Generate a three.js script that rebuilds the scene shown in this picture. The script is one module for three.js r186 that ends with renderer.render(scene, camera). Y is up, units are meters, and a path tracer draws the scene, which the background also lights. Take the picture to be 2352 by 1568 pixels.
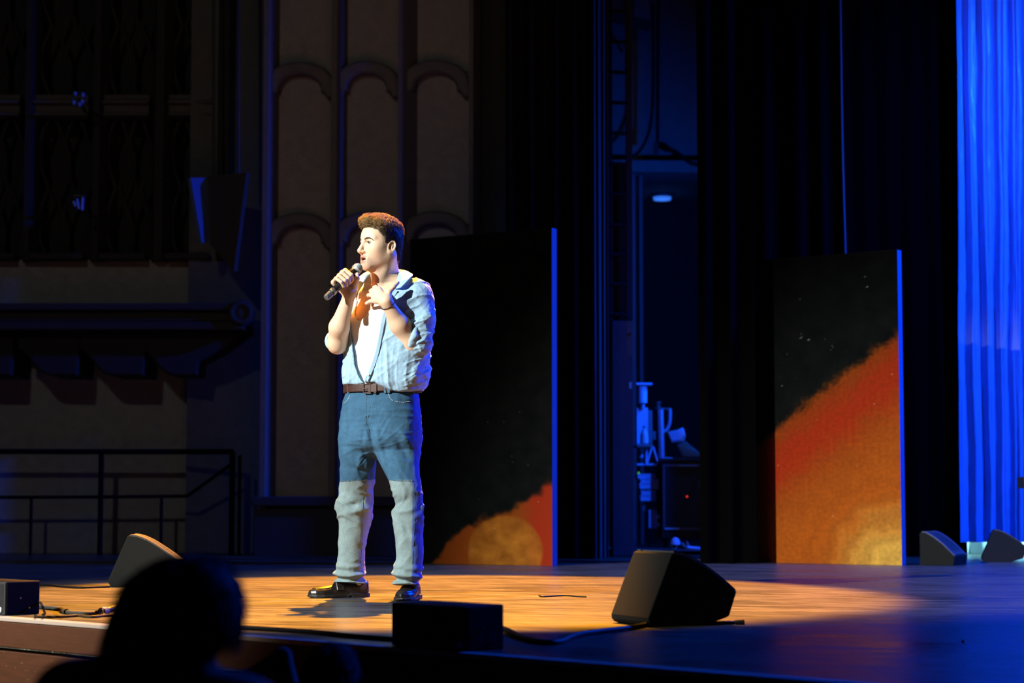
import * as THREE from 'three';
import { mergeGeometries, mergeVertices } from 'three/addons/utils/BufferGeometryUtils.js';
import { RoundedBoxGeometry } from 'three/addons/geometries/RoundedBoxGeometry.js';
import { ImprovedNoise } from 'three/addons/math/ImprovedNoise.js';

// ---------------------------------------------------------------- camera, lights, exposure
const scene = new THREE.Scene();
scene.background = new THREE.Color(0x000000);
const FOCAL = 4573, EYE = 0.473, PITCH = Math.atan((1140 - 784) / FOCAL);
const camera = new THREE.PerspectiveCamera(2 * Math.atan(784 / FOCAL) * 180 / Math.PI, 2352 / 1568, 0.1, 80);
camera.position.set(0, EYE, 0);
camera.rotation.x = PITCH;
camera.focus = 9.33;
camera.userData.fStop = 2.6;
scene.add(camera);

const renderer = new THREE.WebGLRenderer({ antialias: true });
renderer.toneMapping = THREE.LinearToneMapping;
renderer.toneMappingExposure = 1.0;
renderer.shadowMap.enabled = true;

const names = new Map();
function numbered(n) { const k = names.get(n) ?? 0; names.set(n, k + 1); return k ? n + '_' + String(k).padStart(3, '0') : n; }
function tag(o, label, category, group) { o.userData.label = label; o.userData.category = category; if (group) o.userData.group = group; return o; }
function thing(name, label, category, p = [0, 0, 0], turn = 0, group) {
  const o = new THREE.Group(); o.name = numbered(name); o.position.set(...p); o.rotation.y = turn;
  scene.add(o); return tag(o, label, category, group);
}
function mesh(name, geo, mat, parent = scene) {
  const g = Array.isArray(geo) ? mergeAll(geo) : geo;
  if (mat.userData?.metres) metresUv(g, mat.userData.metres);
  const m = new THREE.Mesh(g, mat); m.name = parent === scene ? numbered(name) : name;
  m.castShadow = m.receiveShadow = true; parent.add(m); return m;
}
function metresUv(g, size) { // box-projected texture coordinates in metres
  const p = g.attributes.position, n = g.attributes.normal, uv = new Float32Array(p.count * 2);
  for (let i = 0; i < p.count; i++) { const a = Math.abs(n.getX(i)), b = Math.abs(n.getY(i)), c = Math.abs(n.getZ(i)), k = a > b && a > c ? [p.getZ(i), p.getY(i)] : b > c ? [p.getX(i), p.getZ(i)] : [p.getX(i), p.getY(i)]; uv[i * 2] = k[0] / size; uv[i * 2 + 1] = k[1] / size; }
  g.setAttribute('uv', new THREE.BufferAttribute(uv, 2));
}
function struct(name, geo, mat) { const m = mesh(name, geo, mat); m.userData.kind = 'structure'; return m; }
function mergeAll(list) {
  const keepUv = list.every((g) => g.attributes.uv);
  return mergeGeometries(list.map((g) => { let q = g.index ? g.toNonIndexed() : g; for (const k of Object.keys(q.attributes)) if (!['position', 'normal'].includes(k) && !(k === 'uv' && keepUv)) { q = q.clone(); q.deleteAttribute(k); } return q; }));
}
const std = (c, rough = 0.8, extra = {}) => new THREE.MeshStandardMaterial({ color: new THREE.Color().setRGB(...c), roughness: rough, ...extra, userData: extra.map ? { metres: 0.8 } : {} });

// lamps: housing, glowing lens and a spot of the same colour just in front of it
const lampBody = std([0.015, 0.015, 0.016], 0.5);
function stageLight(label, pos, target, rgb, candela, angle, penumbra, soft) {
  const t = thing('stage_light', label, 'stage light', pos);
  const dir = new THREE.Vector3(...target).sub(new THREE.Vector3(...pos)).normalize();
  const q = new THREE.Quaternion().setFromUnitVectors(new THREE.Vector3(0, 1, 0), dir);
  const can = new THREE.LatheGeometry([[0, -0.45], [0.09, -0.45], [0.11, -0.4], [0.11, -0.1], [0.13, -0.06], [0.13, -0.005], [0.12, -0.005], [0.12, -0.05], [0, -0.05]].map(([a, b]) => new THREE.Vector2(a, b)), 24).applyQuaternion(q);
  mesh('housing', can, lampBody, t);
  const lens = mesh('lens', new THREE.CylinderGeometry(0.115, 0.115, 0.012, 24).translate(0, -0.035, 0).applyQuaternion(q), new THREE.MeshStandardMaterial({ color: 0x222222, emissive: new THREE.Color().setRGB(...rgb), emissiveIntensity: 2 }), t);
  lens.castShadow = false;
  const side = new THREE.Vector3(1, 0, 0).applyQuaternion(q);
  const up = Math.abs(side.y) < 0.5 ? 1 : 1;
  mesh('yoke', [new THREE.TorusGeometry(0.17, 0.012, 6, 20, Math.PI).translate(0, 0.0, 0), new THREE.CylinderGeometry(0.016, 0.016, 0.3 * up, 8).translate(0, 0.3, 0)].map((g) => g.translate(...dir.clone().multiplyScalar(-0.22).toArray())), lampBody, t);
  const ground = pos[2] > -5 ? -1.0 : 0; if (pos[1] < 3) { const b = dir.clone().multiplyScalar(-0.22), h = pos[1] + b.y - ground; mesh('stand', [new THREE.CylinderGeometry(0.015, 0.02, h - 0.1, 10).translate(b.x, b.y - h / 2 - 0.05, b.z), new THREE.CylinderGeometry(0.16, 0.18, 0.02, 20).translate(b.x, b.y - h + 0.01, b.z)], lampBody, t); }
  const s = new THREE.SpotLight(new THREE.Color().setRGB(...rgb), candela, 0, angle, penumbra, 2);
  s.name = 'spot_beam'; s.position.copy(dir.clone().multiplyScalar(0.08));
  s.target.position.copy(dir.clone().multiplyScalar(5)); t.add(s, s.target);
  s.castShadow = true; s.shadow.radius = soft; s.shadow.mapSize.set(2048, 2048);
  return t;
}
const deg = Math.PI / 180;
stageLight('white follow spot high over the left side of the audience', [-8.0, 5.9, -2.9], [-0.5, 0.85, -9.6], [0.96, 1.0, 0.95], 950, 15.3 * deg, 0.45, 3);
stageLight('amber spot on the bar high behind the singer', [-0.45, 8.0, -14.0], [-0.38, 0, -9.9], [1.0, 0.38, 0.010], 3500, 14.5 * deg, 0.14, 3);
stageLight('blue flood high beside the blue curtain', [6.6, 5.0, -13.0], [-0.2, 0.7, -10.2], [0.0, 0.068, 1.0], 600, 54 * deg, 0.75, 8);
stageLight('blue flood hung in front of the blue curtain', [6.0, 5.0, -11.6], [4.5, 1.6, -15.8], [0.006, 0.085, 1.0], 300, 42 * deg, 0.6, 10);
stageLight('dim warm house light over the left of the audience', [-4.0, 6.5, -1.0], [-3.3, 2.2, -16.0], [1.0, 0.97, 0.92], 27, 21.5 * deg, 0.55, 10);
stageLight('small blue work light behind the black curtain', [2.5, 2.7, -16.4], [0.8, 1.9, -18.6], [0.0, 0.09, 1.0], 34, 62 * deg, 0.6, 5);
stageLight('dim amber lamp low at the left end of the front row', [-4.6, 0.9, -3.6], [-2.1, -0.25, -7.6], [1.0, 0.38, 0.05], 3, 26 * deg, 0.9, 5);

// ---------------------------------------------------------------- helpers: measuring rays of the photograph, noise, fields
const cosP = Math.cos(PITCH), sinP = Math.sin(PITCH);
function ray(px, py) { const u = (px - 1176) / FOCAL, v = (784 - py) / FOCAL; return [u, v * cosP + sinP, v * sinP - cosP]; }
function at(px, py, D) { const r = ray(px, py), s = D / -r[2]; return [r[0] * s, EYE + r[1] * s, -D]; }
function onFloor(px, py, h = 0) { const r = ray(px, py), s = (h - EYE) / r[1]; return [r[0] * s, h, r[2] * s]; }
const perlin = new ImprovedNoise(), N = (x, y, z) => perlin.noise(x, y, z);
function rng(s) { return () => { s = (s + 0x6d2b79f5) | 0; let t = Math.imul(s ^ (s >>> 15), 1 | s); t = (t + Math.imul(t ^ (t >>> 7), 61 | t)) ^ t; return ((t ^ (t >>> 14)) >>> 0) / 4294967296; }; }
const clamp = (x, a = 0, b = 1) => x < a ? a : x > b ? b : x, mix = (a, b, t) => a + (b - a) * t;
const sstep = (a, b, x) => { const t = clamp((x - a) / (b - a)); return t * t * (3 - 2 * t); };
const smin = (a, b, k) => { const h = Math.max(k - Math.abs(a - b), 0) / k; return Math.min(a, b) - h * h * k * 0.25; };
const smax = (a, b, k) => -smin(-a, -b, k);
function cone(a, b, r1, r2) {
  const [ax, ay, az] = a, bx = b[0] - ax, by = b[1] - ay, bz = b[2] - az, l = bx * bx + by * by + bz * bz;
  return (x, y, z) => { const px = x - ax, py = y - ay, pz = z - az, h = clamp((px * bx + py * by + pz * bz) / l), dx = px - bx * h, dy = py - by * h, dz = pz - bz * h; return Math.sqrt(dx * dx + dy * dy + dz * dz) - (r1 + (r2 - r1) * h); };
}
function ball(c, r) { const [a, b, d] = c; return (x, y, z) => Math.sqrt((x - a) ** 2 + (y - b) ** 2 + (z - d) ** 2) - r; }
function egg(c, r) {
  const [a, b, d] = c, [p, q, s] = r, m = Math.min(p, q, s);
  return (x, y, z) => { const X = x - a, Y = y - b, Z = z - d, k0 = Math.sqrt((X / p) ** 2 + (Y / q) ** 2 + (Z / s) ** 2), k1 = Math.sqrt((X / (p * p)) ** 2 + (Y / (q * q)) ** 2 + (Z / (s * s)) ** 2); return k1 < 1e-9 ? -m : k0 * (k0 - 1) / k1; };
}
function all(list) { return (x, y, z) => { let d = 1e9; for (const [f, k] of list) { const v = f(x, y, z); d = k ? smin(d, v, k) : Math.min(d, v); } return d; }; }
// A stack of horizontal ovals: rows [y, cx, cz, rx, rz], turned by yaw, roundness n
function loft(rows, yaw = 0, n = 2.2) {
  rows = rows.slice().sort((a, b) => a[0] - b[0]);
  const c = Math.cos(yaw), s = Math.sin(yaw), lo = rows[0][0], hi = rows[rows.length - 1][0];
  return (x, y, z) => {
    const yy = clamp(y, lo, hi - 1e-6); let i = 0; while (i < rows.length - 2 && rows[i + 1][0] <= yy) i++;
    const A = rows[i], B = rows[i + 1], P = rows[Math.max(0, i - 1)], Q = rows[Math.min(rows.length - 1, i + 2)], t = (yy - A[0]) / (B[0] - A[0]), h = B[0] - A[0];
    const v = (j) => { const m0 = (B[j] - P[j]) / (B[0] - P[0] || 1) * h, m1 = (Q[j] - A[j]) / (Q[0] - A[0] || 1) * h, t2 = t * t, t3 = t2 * t; return (2 * t3 - 3 * t2 + 1) * A[j] + (t3 - 2 * t2 + t) * m0 + (3 * t2 - 2 * t3) * B[j] + (t3 - t2) * m1; };
    const X0 = x - v(1), Z0 = z - v(2), X = X0 * c - Z0 * s, Z = X0 * s + Z0 * c, len = Math.sqrt(X * X + Z * Z), k = Math.pow(Math.pow(Math.abs(X) / v(3), n) + Math.pow(Math.abs(Z) / v(4), n), 1 / n);
    const d = k < 1e-6 ? -Math.min(v(3), v(4)) : len * (1 - 1 / k);
    return Math.max(d, lo - y, y - hi);
  };
}
// Surface nets on a sparse grid
function netMesh(f, lo, hi, h, skip) {
  const n = [0, 1, 2].map((i) => Math.ceil((hi[i] - lo[i]) / h) + 1), B = 8, nx = n[0], ny = n[1], nz = n[2];
  const val = new Float32Array(nx * ny * nz).fill(1e3), id = (i, j, k) => (k * ny + j) * nx + i, R = B * h * 0.87 * 1.7 + h;
  const live = new Uint8Array(nx * ny * nz);
  for (let k = 0; k < nz; k += B) for (let j = 0; j < ny; j += B) for (let i = 0; i < nx; i += B) {
    const c = f(lo[0] + (i + B / 2) * h, lo[1] + (j + B / 2) * h, lo[2] + (k + B / 2) * h);
    const far = Math.abs(c) > R;
    for (let c2 = k; c2 < Math.min(nz, k + B); c2++) for (let b = j; b < Math.min(ny, j + B); b++) for (let a = i; a < Math.min(nx, i + B); a++) {
      const q = id(a, b, c2);
      if (far) val[q] = c; else { val[q] = f(lo[0] + a * h, lo[1] + b * h, lo[2] + c2 * h); live[q] = 1; }
    }
  }
  const cell = new Int32Array(nx * ny * nz).fill(-1), pos = [];
  for (let k = 0; k < nz - 1; k++) for (let j = 0; j < ny - 1; j++) for (let i = 0; i < nx - 1; i++) {
    const q = id(i, j, k); if (!live[q]) continue;
    let m = 0; const v = [];
    for (let c = 0; c < 8; c++) { const w = val[id(i + (c & 1), j + ((c >> 1) & 1), k + (c >> 2))]; v.push(w); if (w < 0) m |= 1 << c; }
    if (m === 0 || m === 255) continue;
    let sx = 0, sy = 0, sz = 0, cnt = 0;
    for (const [a, b] of EDGES) if (((m >> a) & 1) !== ((m >> b) & 1)) { const t = v[a] / (v[a] - v[b]); sx += mix(a & 1, b & 1, t); sy += mix((a >> 1) & 1, (b >> 1) & 1, t); sz += mix(a >> 2, b >> 2, t); cnt++; }
    const X = lo[0] + (i + sx / cnt) * h, Y = lo[1] + (j + sy / cnt) * h, Z = lo[2] + (k + sz / cnt) * h;
    cell[q] = pos.length / 3; pos.push(X, Y, Z);
  }
  const idx = [], quad = (a, b, c, d, flip) => { if (a < 0 || b < 0 || c < 0 || d < 0) return; if (skip && skip(pos[a * 3], pos[a * 3 + 1], pos[a * 3 + 2])) return; if (flip) idx.push(a, c, b, a, d, c); else idx.push(a, b, c, a, c, d); };
  for (let k = 1; k < nz - 1; k++) for (let j = 1; j < ny - 1; j++) for (let i = 1; i < nx - 1; i++) {
    const q = id(i, j, k); if (!live[q]) continue; const s = val[q] < 0;
    if (s !== (val[id(i + 1, j, k)] < 0)) quad(cell[id(i, j - 1, k - 1)], cell[id(i, j, k - 1)], cell[q], cell[id(i, j - 1, k)], !s);
    if (s !== (val[id(i, j + 1, k)] < 0)) quad(cell[id(i - 1, j, k - 1)], cell[id(i - 1, j, k)], cell[q], cell[id(i, j, k - 1)], !s);
    if (s !== (val[id(i, j, k + 1)] < 0)) quad(cell[id(i - 1, j - 1, k)], cell[id(i, j - 1, k)], cell[q], cell[id(i - 1, j, k)], !s);
  }
  const g = new THREE.BufferGeometry(); g.setAttribute('position', new THREE.Float32BufferAttribute(pos, 3)); g.setIndex(idx); g.computeVertexNormals();
  return g;
}
const EDGES = [[0, 1], [2, 3], [4, 5], [6, 7], [0, 2], [1, 3], [4, 6], [5, 7], [0, 4], [1, 5], [2, 6], [3, 7]];
function paint(g, fn) {
  const p = g.attributes.position, c = new Float32Array(p.count * 3), o = [0, 0, 0];
  for (let i = 0; i < p.count; i++) { fn(p.getX(i), p.getY(i), p.getZ(i), o); c.set(o, i * 3); }
  g.setAttribute('color', new THREE.BufferAttribute(c, 3)); return g;
}
function joinIndexed(list) { for (const g of list) for (const k of Object.keys(g.attributes)) if (!['position', 'normal', 'color'].includes(k)) g.deleteAttribute(k); return mergeGeometries(list); }
const v3 = (a) => new THREE.Vector3(...a);
function tube(pts, r, seg = 24, sides = 8, closed = false) { return new THREE.TubeGeometry(new THREE.CatmullRomCurve3(pts.map(v3), closed, 'centripetal'), seg, r, sides, closed); }
function box(w, h, d, x, y, z, r = 0.006) { const g = r ? new RoundedBoxGeometry(w, h, d, 2, Math.min(r, w / 2.1, h / 2.1, d / 2.1)) : new THREE.BoxGeometry(w, h, d); return g.translate(x, y, z); }
// prism: outline points [x, y] extruded from z0 to z1 with a small bevel
function prism(pts, z0, z1, bevel = 0.004, holes) {
  const s = new THREE.Shape(pts.map(([x, y]) => new THREE.Vector2(x, y)));
  if (holes) for (const h of holes) s.holes.push(new THREE.Path(h.map(([x, y]) => new THREE.Vector2(x, y))));
  const b = bevel;
  return new THREE.ExtrudeGeometry(s, { depth: z1 - z0 - 2 * b, bevelEnabled: b > 0, bevelThickness: b, bevelSize: b, bevelOffset: -b, bevelSegments: 2, curveSegments: 8 }).translate(0, 0, z0 + b);
}
function dataTex(w, h, fn, srgb, repeat) {
  const d = new Uint8Array(w * h * 4), o = [0, 0, 0];
  for (let y = 0; y < h; y++) for (let x = 0; x < w; x++) { fn(x / w, y / h, o, x, y); const i = (y * w + x) * 4; for (let c = 0; c < 3; c++) d[i + c] = clamp(o[c]) * 255; d[i + 3] = 255; }
  const t = new THREE.DataTexture(d, w, h); t.magFilter = THREE.LinearFilter; t.minFilter = THREE.LinearMipmapLinearFilter; t.generateMipmaps = true; t.wrapS = t.wrapT = THREE.RepeatWrapping;
  if (srgb) t.colorSpace = THREE.SRGBColorSpace; if (repeat) t.repeat.set(...repeat); t.needsUpdate = true; return t;
}

// ---------------------------------------------------------------- stage, walls, ceiling
const E0 = onFloor(1105, 1502), E1 = onFloor(0, 1416);
const EDGE = Math.atan2(E0[2] - E1[2], E0[0] - E1[0]), ex = Math.cos(EDGE), ez = Math.sin(EDGE);   // the stage front runs along (ex, ez), rising towards the camera on the right
const along = (s, out = 0) => [E0[0] + ex * s - ez * out, E0[2] + ez * s + ex * out];
const R1 = rng(11);
const scratches = []; for (let i = 0; i < 900; i++) scratches.push([R1(), R1(), 0.02 + R1() * 0.09, (R1() - 0.5) * 0.12, R1()]);
const FW = 1024, scr = new Float32Array(FW * FW);
for (const [u, v, l, a, s] of scratches) { const steps = Math.ceil(l * FW * 1.5); for (let i = 0; i < steps; i++) { const t = i / steps, x = Math.floor((u + l * t) * FW), y = Math.floor((v + l * t * a) * FW), k = ((y % FW + FW) % FW) * FW + (x % FW + FW) % FW; scr[k] = Math.max(scr[k], s * Math.sin(Math.PI * t)); } }
const wrap = (f) => (x, y) => mix(mix(f(x, y), f(x - 1, y), x), mix(f(x, y - 1), f(x - 1, y - 1), x), y);
const grainA = wrap((x, y) => N(x * 9, y * 60, 1.5) * 0.6 + N(x * 22, y * 170, 4.5) * 0.5 + N(x * 50, y * 320, 8.1) * 0.3), blotch = wrap((x, y) => N(x * 5, y * 7, 3.3) + 0.5 * N(x * 13, y * 17, 7.7));
const grain = new Float32Array(FW * FW), blot = new Float32Array(FW * FW);
for (let y = 0; y < FW; y++) for (let x = 0; x < FW; x++) { grain[y * FW + x] = grainA(x / FW, y / FW); blot[y * FW + x] = blotch(x / FW, y / FW); }
const floorColor = dataTex(FW, FW, (u, v, o, x, y) => { const k = y * FW + x, g = grain[k], b = blot[k], s = scr[k], e = 0.245 + 0.17 * g + 0.06 * b + 0.4 * s * s; o[0] = e * 1.06; o[1] = e * 0.99; o[2] = e * 0.84; }, true, [1 / 3, 1 / 3]);
const floorRough = dataTex(FW, FW, (u, v, o, x, y) => { const k = y * FW + x; o[0] = o[1] = o[2] = 0.33 + 0.2 * grain[k] + 0.07 * blot[k] + 0.25 * scr[k]; }, false, [1 / 3, 1 / 3]);
const floorBump = dataTex(FW, FW, (u, v, o, x, y) => { const k = y * FW + x; o[0] = o[1] = o[2] = 0.5 + 0.3 * grain[k] - 0.3 * scr[k]; }, false, [1 / 3, 1 / 3]);
const stageMat = new THREE.MeshPhysicalMaterial({ specularIntensity: 0.42, map: floorColor, roughnessMap: floorRough, roughness: 1, bumpMap: floorBump, bumpScale: 0.002 });
{
  const [lx, lz] = along(-16), [rx, rz] = along(9.5);
  const g = prism([[lx, -lz], [rx, -rz], [14, -rz], [14, 25], [-14, 25], [-14, -lz]], -0.12, 0, 0).rotateX(-Math.PI / 2);
  const p = g.attributes.position, uv = g.attributes.uv;
  for (let i = 0; i < p.count; i++) { const x = p.getX(i), z = p.getZ(i); uv.setXY(i, x * Math.cos(EDGE * 0.35) + z * Math.sin(EDGE * 0.35), -x * Math.sin(EDGE * 0.35) + z * Math.cos(EDGE * 0.35)); }
  struct('floor', g, stageMat);
}
const fasciaTex = dataTex(512, 256, (u, v, o) => { const g = N(u * 6, v * 60, 2) * 0.5 + N(u * 30, v * 30, 5) * 0.5, sp = N(u * 160, v * 160, 9), s = sp > 0.62 ? 0.18 : 0; o[0] = 0.29 + 0.06 * g + s; o[1] = 0.15 + 0.035 * g + s; o[2] = 0.06 + 0.02 * g + s; }, true, [1 / 1.9, 1]);
const fasciaMat = new THREE.MeshStandardMaterial({ map: fasciaTex, roughness: 0.55 });
{
  const front = new THREE.Group(); front.name = 'wall_front'; front.userData.kind = 'structure'; front.position.set(...E0); front.rotation.y = -EDGE; scene.add(front);
  mesh('backing', box(25, 0.88, 0.1, -3.3, -0.56, -0.08, 0), std([0.006, 0.004, 0.004], 0.9), front);
  for (let k = -8; k <= 4; k++) {
    mesh('panel', box(1.892, 0.097, 0.03, k * 1.9 + 0.955, -0.0665, -0.012, 0.003), fasciaMat, front);
    mesh('panel', box(1.892, 0.86, 0.03, k * 1.9 + 0.955, -0.562, -0.012, 0.003), fasciaMat, front);
  }
  const trim = struct('trim_1', box(25.5, 0.017, 0.05, -3.3, -0.0085 + 0.0006, -0.018, 0.004), std([0.40, 0.30, 0.24], 0.6));
  trim.position.set(...E0); trim.rotation.y = -EDGE;
}
const black = std([0.006, 0.006, 0.007], 0.95), darkWall = std([0.03, 0.028, 0.026], 0.95);
{
  const g = prism([along(-16.2), along(9.8), [14, along(9.8)[1]], [14, 6], [-14, 6]].map(([x, z]) => [x, -z]), -1.2, -1.0, 0).rotateX(-Math.PI / 2);
  struct('floor_auditorium', g, std([0.012, 0.01, 0.01], 0.9));
  struct('ceiling', box(28.4, 0.3, 31.4, 0, 10.15, -9.6, 0), black);
  struct('wall_back', box(28.4, 11.2, 0.3, 0, 4.45, -25.15, 0), black);
  struct('wall_right', box(0.3, 11.2, 31.4, 14.15, 4.45, -9.6, 0), black);
  struct('wall_far_left', box(0.3, 11.2, 31.4, -14.15, 4.45, -9.6, 0), black);
  struct('wall_rear', box(28.4, 11.2, 0.3, 0, 4.45, 6.15, 0), black);
}
// gothic wall with blind arches, turned a little towards the house left
const stoneTex = dataTex(256, 256, (u, v, o) => { const f = wrap((x, y) => N(x * 40, y * 40, 3) * 0.5 + N(x * 9, y * 9, 6) * 0.5)(u, v); o[0] = o[1] = o[2] = 0.82 + 0.16 * f; }, true);
const plaster = std([0.36, 0.34, 0.315], 0.9, { map: stoneTex }), moulding = std([0.17, 0.155, 0.155], 0.85, { map: stoneTex }), brownStone = std([0.024, 0.020, 0.017], 0.85, { map: stoneTex }), darkStone = std([0.036, 0.034, 0.033], 0.9, { map: stoneTex });
const WA = -6 * deg, W0 = onFloor(700, 1275.5), wn = [Math.sin(WA), Math.cos(WA)], wd = [Math.cos(WA), -Math.sin(WA)];
function onWall(px, py, out = 0) {
  const r = ray(px, py), s = (W0[0] * wn[0] + W0[2] * wn[1] + out) / (r[0] * wn[0] + r[2] * wn[1]);
  const x = r[0] * s - W0[0], z = r[2] * s - W0[2]; return [x * wd[0] + z * wd[1], EYE + r[1] * s];
}
{
  const wall = new THREE.Group(); wall.name = 'wall_left'; wall.userData.kind = 'structure'; wall.position.set(...W0); wall.rotation.y = WA; scene.add(wall);
  const u = (px, out) => onWall(px, 700, out)[0], TOP = 6.2;
  mesh('backing', box(u(1175, 0) - u(596, 0), TOP, 0.25, (u(1175, 0) + u(596, 0)) / 2, TOP / 2, -0.20, 0), darkStone, wall);
  const bays = [[637, 757], [795, 912], [957, 1075]], vv = (py, out = 0) => onWall(800, py, out)[1];
  const cuts = [0.0, vv(519), vv(172), TOP];
  for (const [a, b] of bays) for (let r = 0; r < 3; r++) mesh('wall_panel', box(u(b, 0) - u(a, 0) + 0.1, cuts[r + 1] - cuts[r] - 0.008, 0.08, (u(b, 0) + u(a, 0)) / 2 + 0.02, (cuts[r + 1] + cuts[r]) / 2, -0.04, 0.003), plaster, wall);
  const bar = (pts) => prism(pts.map(([x, z]) => [x, -z]), 0, TOP, 0.0).rotateX(-Math.PI / 2);
  for (const [a, b, c] of [[600, 612, 637], [757, 769, 795], [912, 920, 957]]) mesh('mullion', bar([[u(a, 0.2), 0], [u(a, 0.2), 0.2], [u(b, 0.2), 0.2], [u(b, 0.2) + 0.012, 0.185], [u(c, 0), 0]]), moulding, wall);
  mesh('mullion', bar([[u(1075, 0.1), 0], [u(1076, 0.2), 0.2], [u(1086, 0.2), 0.2], [u(1110, 0), 0]]), moulding, wall);
  mesh('pier', bar([[u(1100, 0), 0], [u(1108, 0.24), 0.22], [u(1128, 0.26), 0.26], [u(1165, 0.26), 0.26], [u(1175, 0.1), 0]]), brownStone, wall);
  for (const dy of [0, 347, -347]) for (const [l, r] of [[607, 770], [765, 920], [918, 1082]]) {
    const lift = -(l - 607) / 311 * 4, o = [], m = (l + r) / 2, w = (r - l) / 2, P = (x, y) => onWall(x, y + dy + lift, 0.1);
    const pts = [];
    for (let i = 0; i <= 20; i++) { const t = Math.PI * (1 - i / 20); pts.push(P(m + w * Math.cos(t), 210 - 70 * Math.pow(Math.sin(t), 0.8))); }
    pts.push(P(r, 226), P(r - 20, 226), P(r - 25, 214));
    for (let i = 0; i <= 16; i++) { const t = Math.PI * i / 16; pts.push(P(m + (w - 33) * Math.cos(t), 212 - 41 * Math.pow(Math.sin(t), 0.85))); }
    pts.push(P(l + 25, 214), P(l + 20, 226), P(l, 226));
    const s = new THREE.Shape(pts.map(([x, y]) => new THREE.Vector2(x, y)));
    mesh('arch_moulding', new THREE.ExtrudeGeometry(s, { depth: 0.035, bevelEnabled: true, bevelThickness: 0.05, bevelSize: 0.035, bevelOffset: -0.035, bevelSegments: 3 }).translate(0, 0, 0.05), moulding, wall);
  }
  const uw = [u(590, 0.2), u(1112, 0.2)], yb = vv(1168, 0.2), yt = vv(1134, 0.2);
  mesh('plinth', [box(uw[1] - uw[0], yb, 0.24, (uw[0] + uw[1]) / 2, yb / 2, 0.10, 0.004), box(uw[1] - uw[0] + 0.03, yt - yb - 0.04, 0.29, (uw[0] + uw[1]) / 2, (yt + yb) / 2, 0.12, 0.015)], darkStone, wall);
}
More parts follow.
